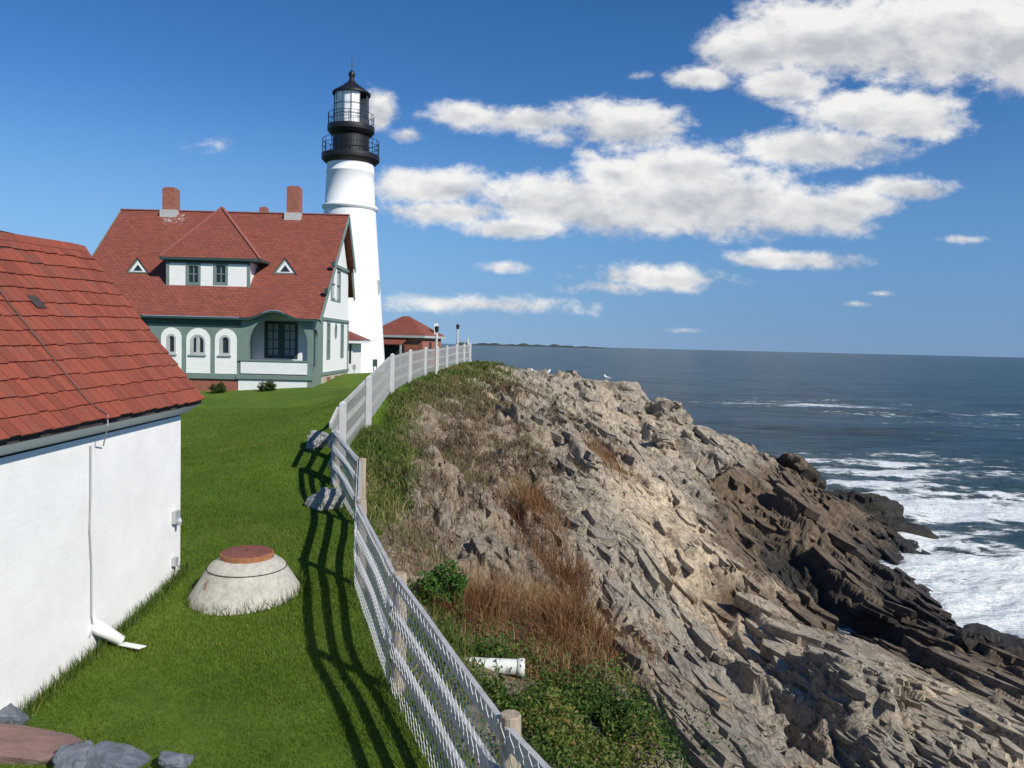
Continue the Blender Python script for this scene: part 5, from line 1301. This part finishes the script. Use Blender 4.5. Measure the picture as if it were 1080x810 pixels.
skyblue = mix(nt, math_(nt, 'MULTIPLY', low, .85), hs.outputs[0], mix(nt, maprange(nt, sp_.outputs[0], -.6, .5), (1.7, 3.4, 5.7), (.85, 2.0, 4.0)))
# clouds by direction in the sky: azimuth-like and height-like coordinates of the dome ahead of the coast
yy = math_(nt, 'MAXIMUM', sp_.outputs[1], .02)
U = math_(nt, 'DIVIDE', sp_.outputs[0], yy); Vv = math_(nt, 'DIVIDE', sp_.outputs[2], yy)
uvc = N(nt, 'ShaderNodeCombineXYZ'); L(nt, U, uvc.inputs[0]); L(nt, Vv, uvc.inputs[1])
CL = [(985, 36, 145, 50, 1.), (870, 42, 95, 42, 1.), (790, 55, 48, 26, .9), (737, 82, 34, 11, .75), (1075, 45, 70, 52, 1), (830, 88, 45, 22, .9), (935, 120, 88, 26, .95), (870, 155, 80, 20, .9),
      (545, 125, 85, 15, .72), (660, 132, 56, 26, .85), (495, 121, 40, 14, .75), (585, 146, 22, 9, .5), (460, 196, 62, 20, .8), (475, 224, 60, 13, .65),
      (610, 212, 100, 30, .95), (730, 212, 120, 36, 1.), (845, 222, 80, 26, .9), (650, 186, 46, 22, .85), (720, 182, 60, 26, .95), (960, 199, 50, 13, .8), (545, 240, 62, 12, .7), (905, 214, 60, 16, .75),
      (840, 273, 72, 10, .72), (690, 292, 82, 13, .6), (500, 320, 120, 9, .42), (530, 282, 28, 6, .4), (640, 303, 50, 8, .45),
      (400, 116, 20, 21, .8), (428, 143, 18, 9, .5), (675, 80, 14, 5, .4), (1012, 252, 24, 4, .42), (902, 320, 16, 4, .4), (925, 310, 14, 3, .35), (230, 155, 24, 7, .12), (720, 348, 16, 3, .3), (620, 162, 14, 6, .4)]
acc = acb = None
for (px, py, rx, ry, wt) in CL:
    d = ray(px, py); cu, cv = d.x/d.y, d.z/d.y
    a_ = N(nt, 'ShaderNodeVectorMath'); a_.operation = 'SUBTRACT'; a_.inputs[1].default_value = (cu, cv, 0); L(nt, uvc.outputs[0], a_.inputs[0])
    qq = []
    for low_ in (0, 1):
        b_ = N(nt, 'ShaderNodeVectorMath'); b_.operation = 'MULTIPLY_ADD'; b_.inputs[1].default_value = (F/rx/1.25, F/ry/1.25, 0); b_.inputs[2].default_value = (0, -.45*low_, 0); L(nt, a_.outputs[0], b_.inputs[0])
        l_ = N(nt, 'ShaderNodeVectorMath'); l_.operation = 'LENGTH'; L(nt, b_.outputs[0], l_.inputs[0])
        qq.append(math_(nt, 'MULTIPLY', math_(nt, 'SUBTRACT', 1., l_.outputs['Value']), wt))
    acc = qq[0] if acc is None else math_(nt, 'SMOOTH_MAX', acc, qq[0], .15)
    acb = qq[1] if acb is None else math_(nt, 'SMOOTH_MAX', acb, qq[1], .15)
def cn(off):
    mp = N(nt, 'ShaderNodeMapping'); mp.inputs['Scale'].default_value = (1., 1.7, 1); mp.inputs['Location'].default_value = (off[0], off[1]*1.7, 0); L(nt, uvc.outputs[0], mp.inputs[0])
    a = noise(nt, mp.outputs[0], 11, 12, .6, .15); return a.outputs[0]
n0 = cn((0, 0)); n1 = cn((.012, .03))
hf = noise(nt, mapping(nt, uvc.outputs[0], (1, 1.5, 1)), 46, 8, .65, .3)
dens = math_(nt, 'ADD', math_(nt, 'ADD', acc, math_(nt, 'MULTIPLY', math_(nt, 'SUBTRACT', hf.outputs[0], .5), .62)), math_(nt, 'MULTIPLY', math_(nt, 'SUBTRACT', n0, .5), 1.35))
alpha = maprange(nt, dens, -.04, .46, 0, 1)
alpha = math_(nt, 'MULTIPLY', alpha, maprange(nt, acc, -.45, .1, 0, 1))
lit = maprange(nt, math_(nt, 'ADD', math_(nt, 'MULTIPLY', math_(nt, 'SUBTRACT', n0, n1), .8), math_(nt, 'MULTIPLY', math_(nt, 'SUBTRACT', acb, acc), .38)), -.24, .10, 0, 1, False)
ccol = mix(nt, lit, (4.0, 4.2, 4.55), (7.3, 7.2, 7.0))
skyc = mix(nt, math_(nt, 'MULTIPLY', alpha, .95), skyblue, ccol)
L(nt, skyc, bg.inputs[0])

sc.render.engine = 'CYCLES'
sc.view_settings.view_transform = 'Standard'; sc.view_settings.look = 'None'; sc.view_settings.exposure = 0.36; sc.view_settings.gamma = 1; sc.view_settings.use_curve_mapping = False
sc.cycles.max_bounces = 6; sc.cycles.diffuse_bounces = 2; sc.cycles.glossy_bounces = 2; sc.cycles.transmission_bounces = 4
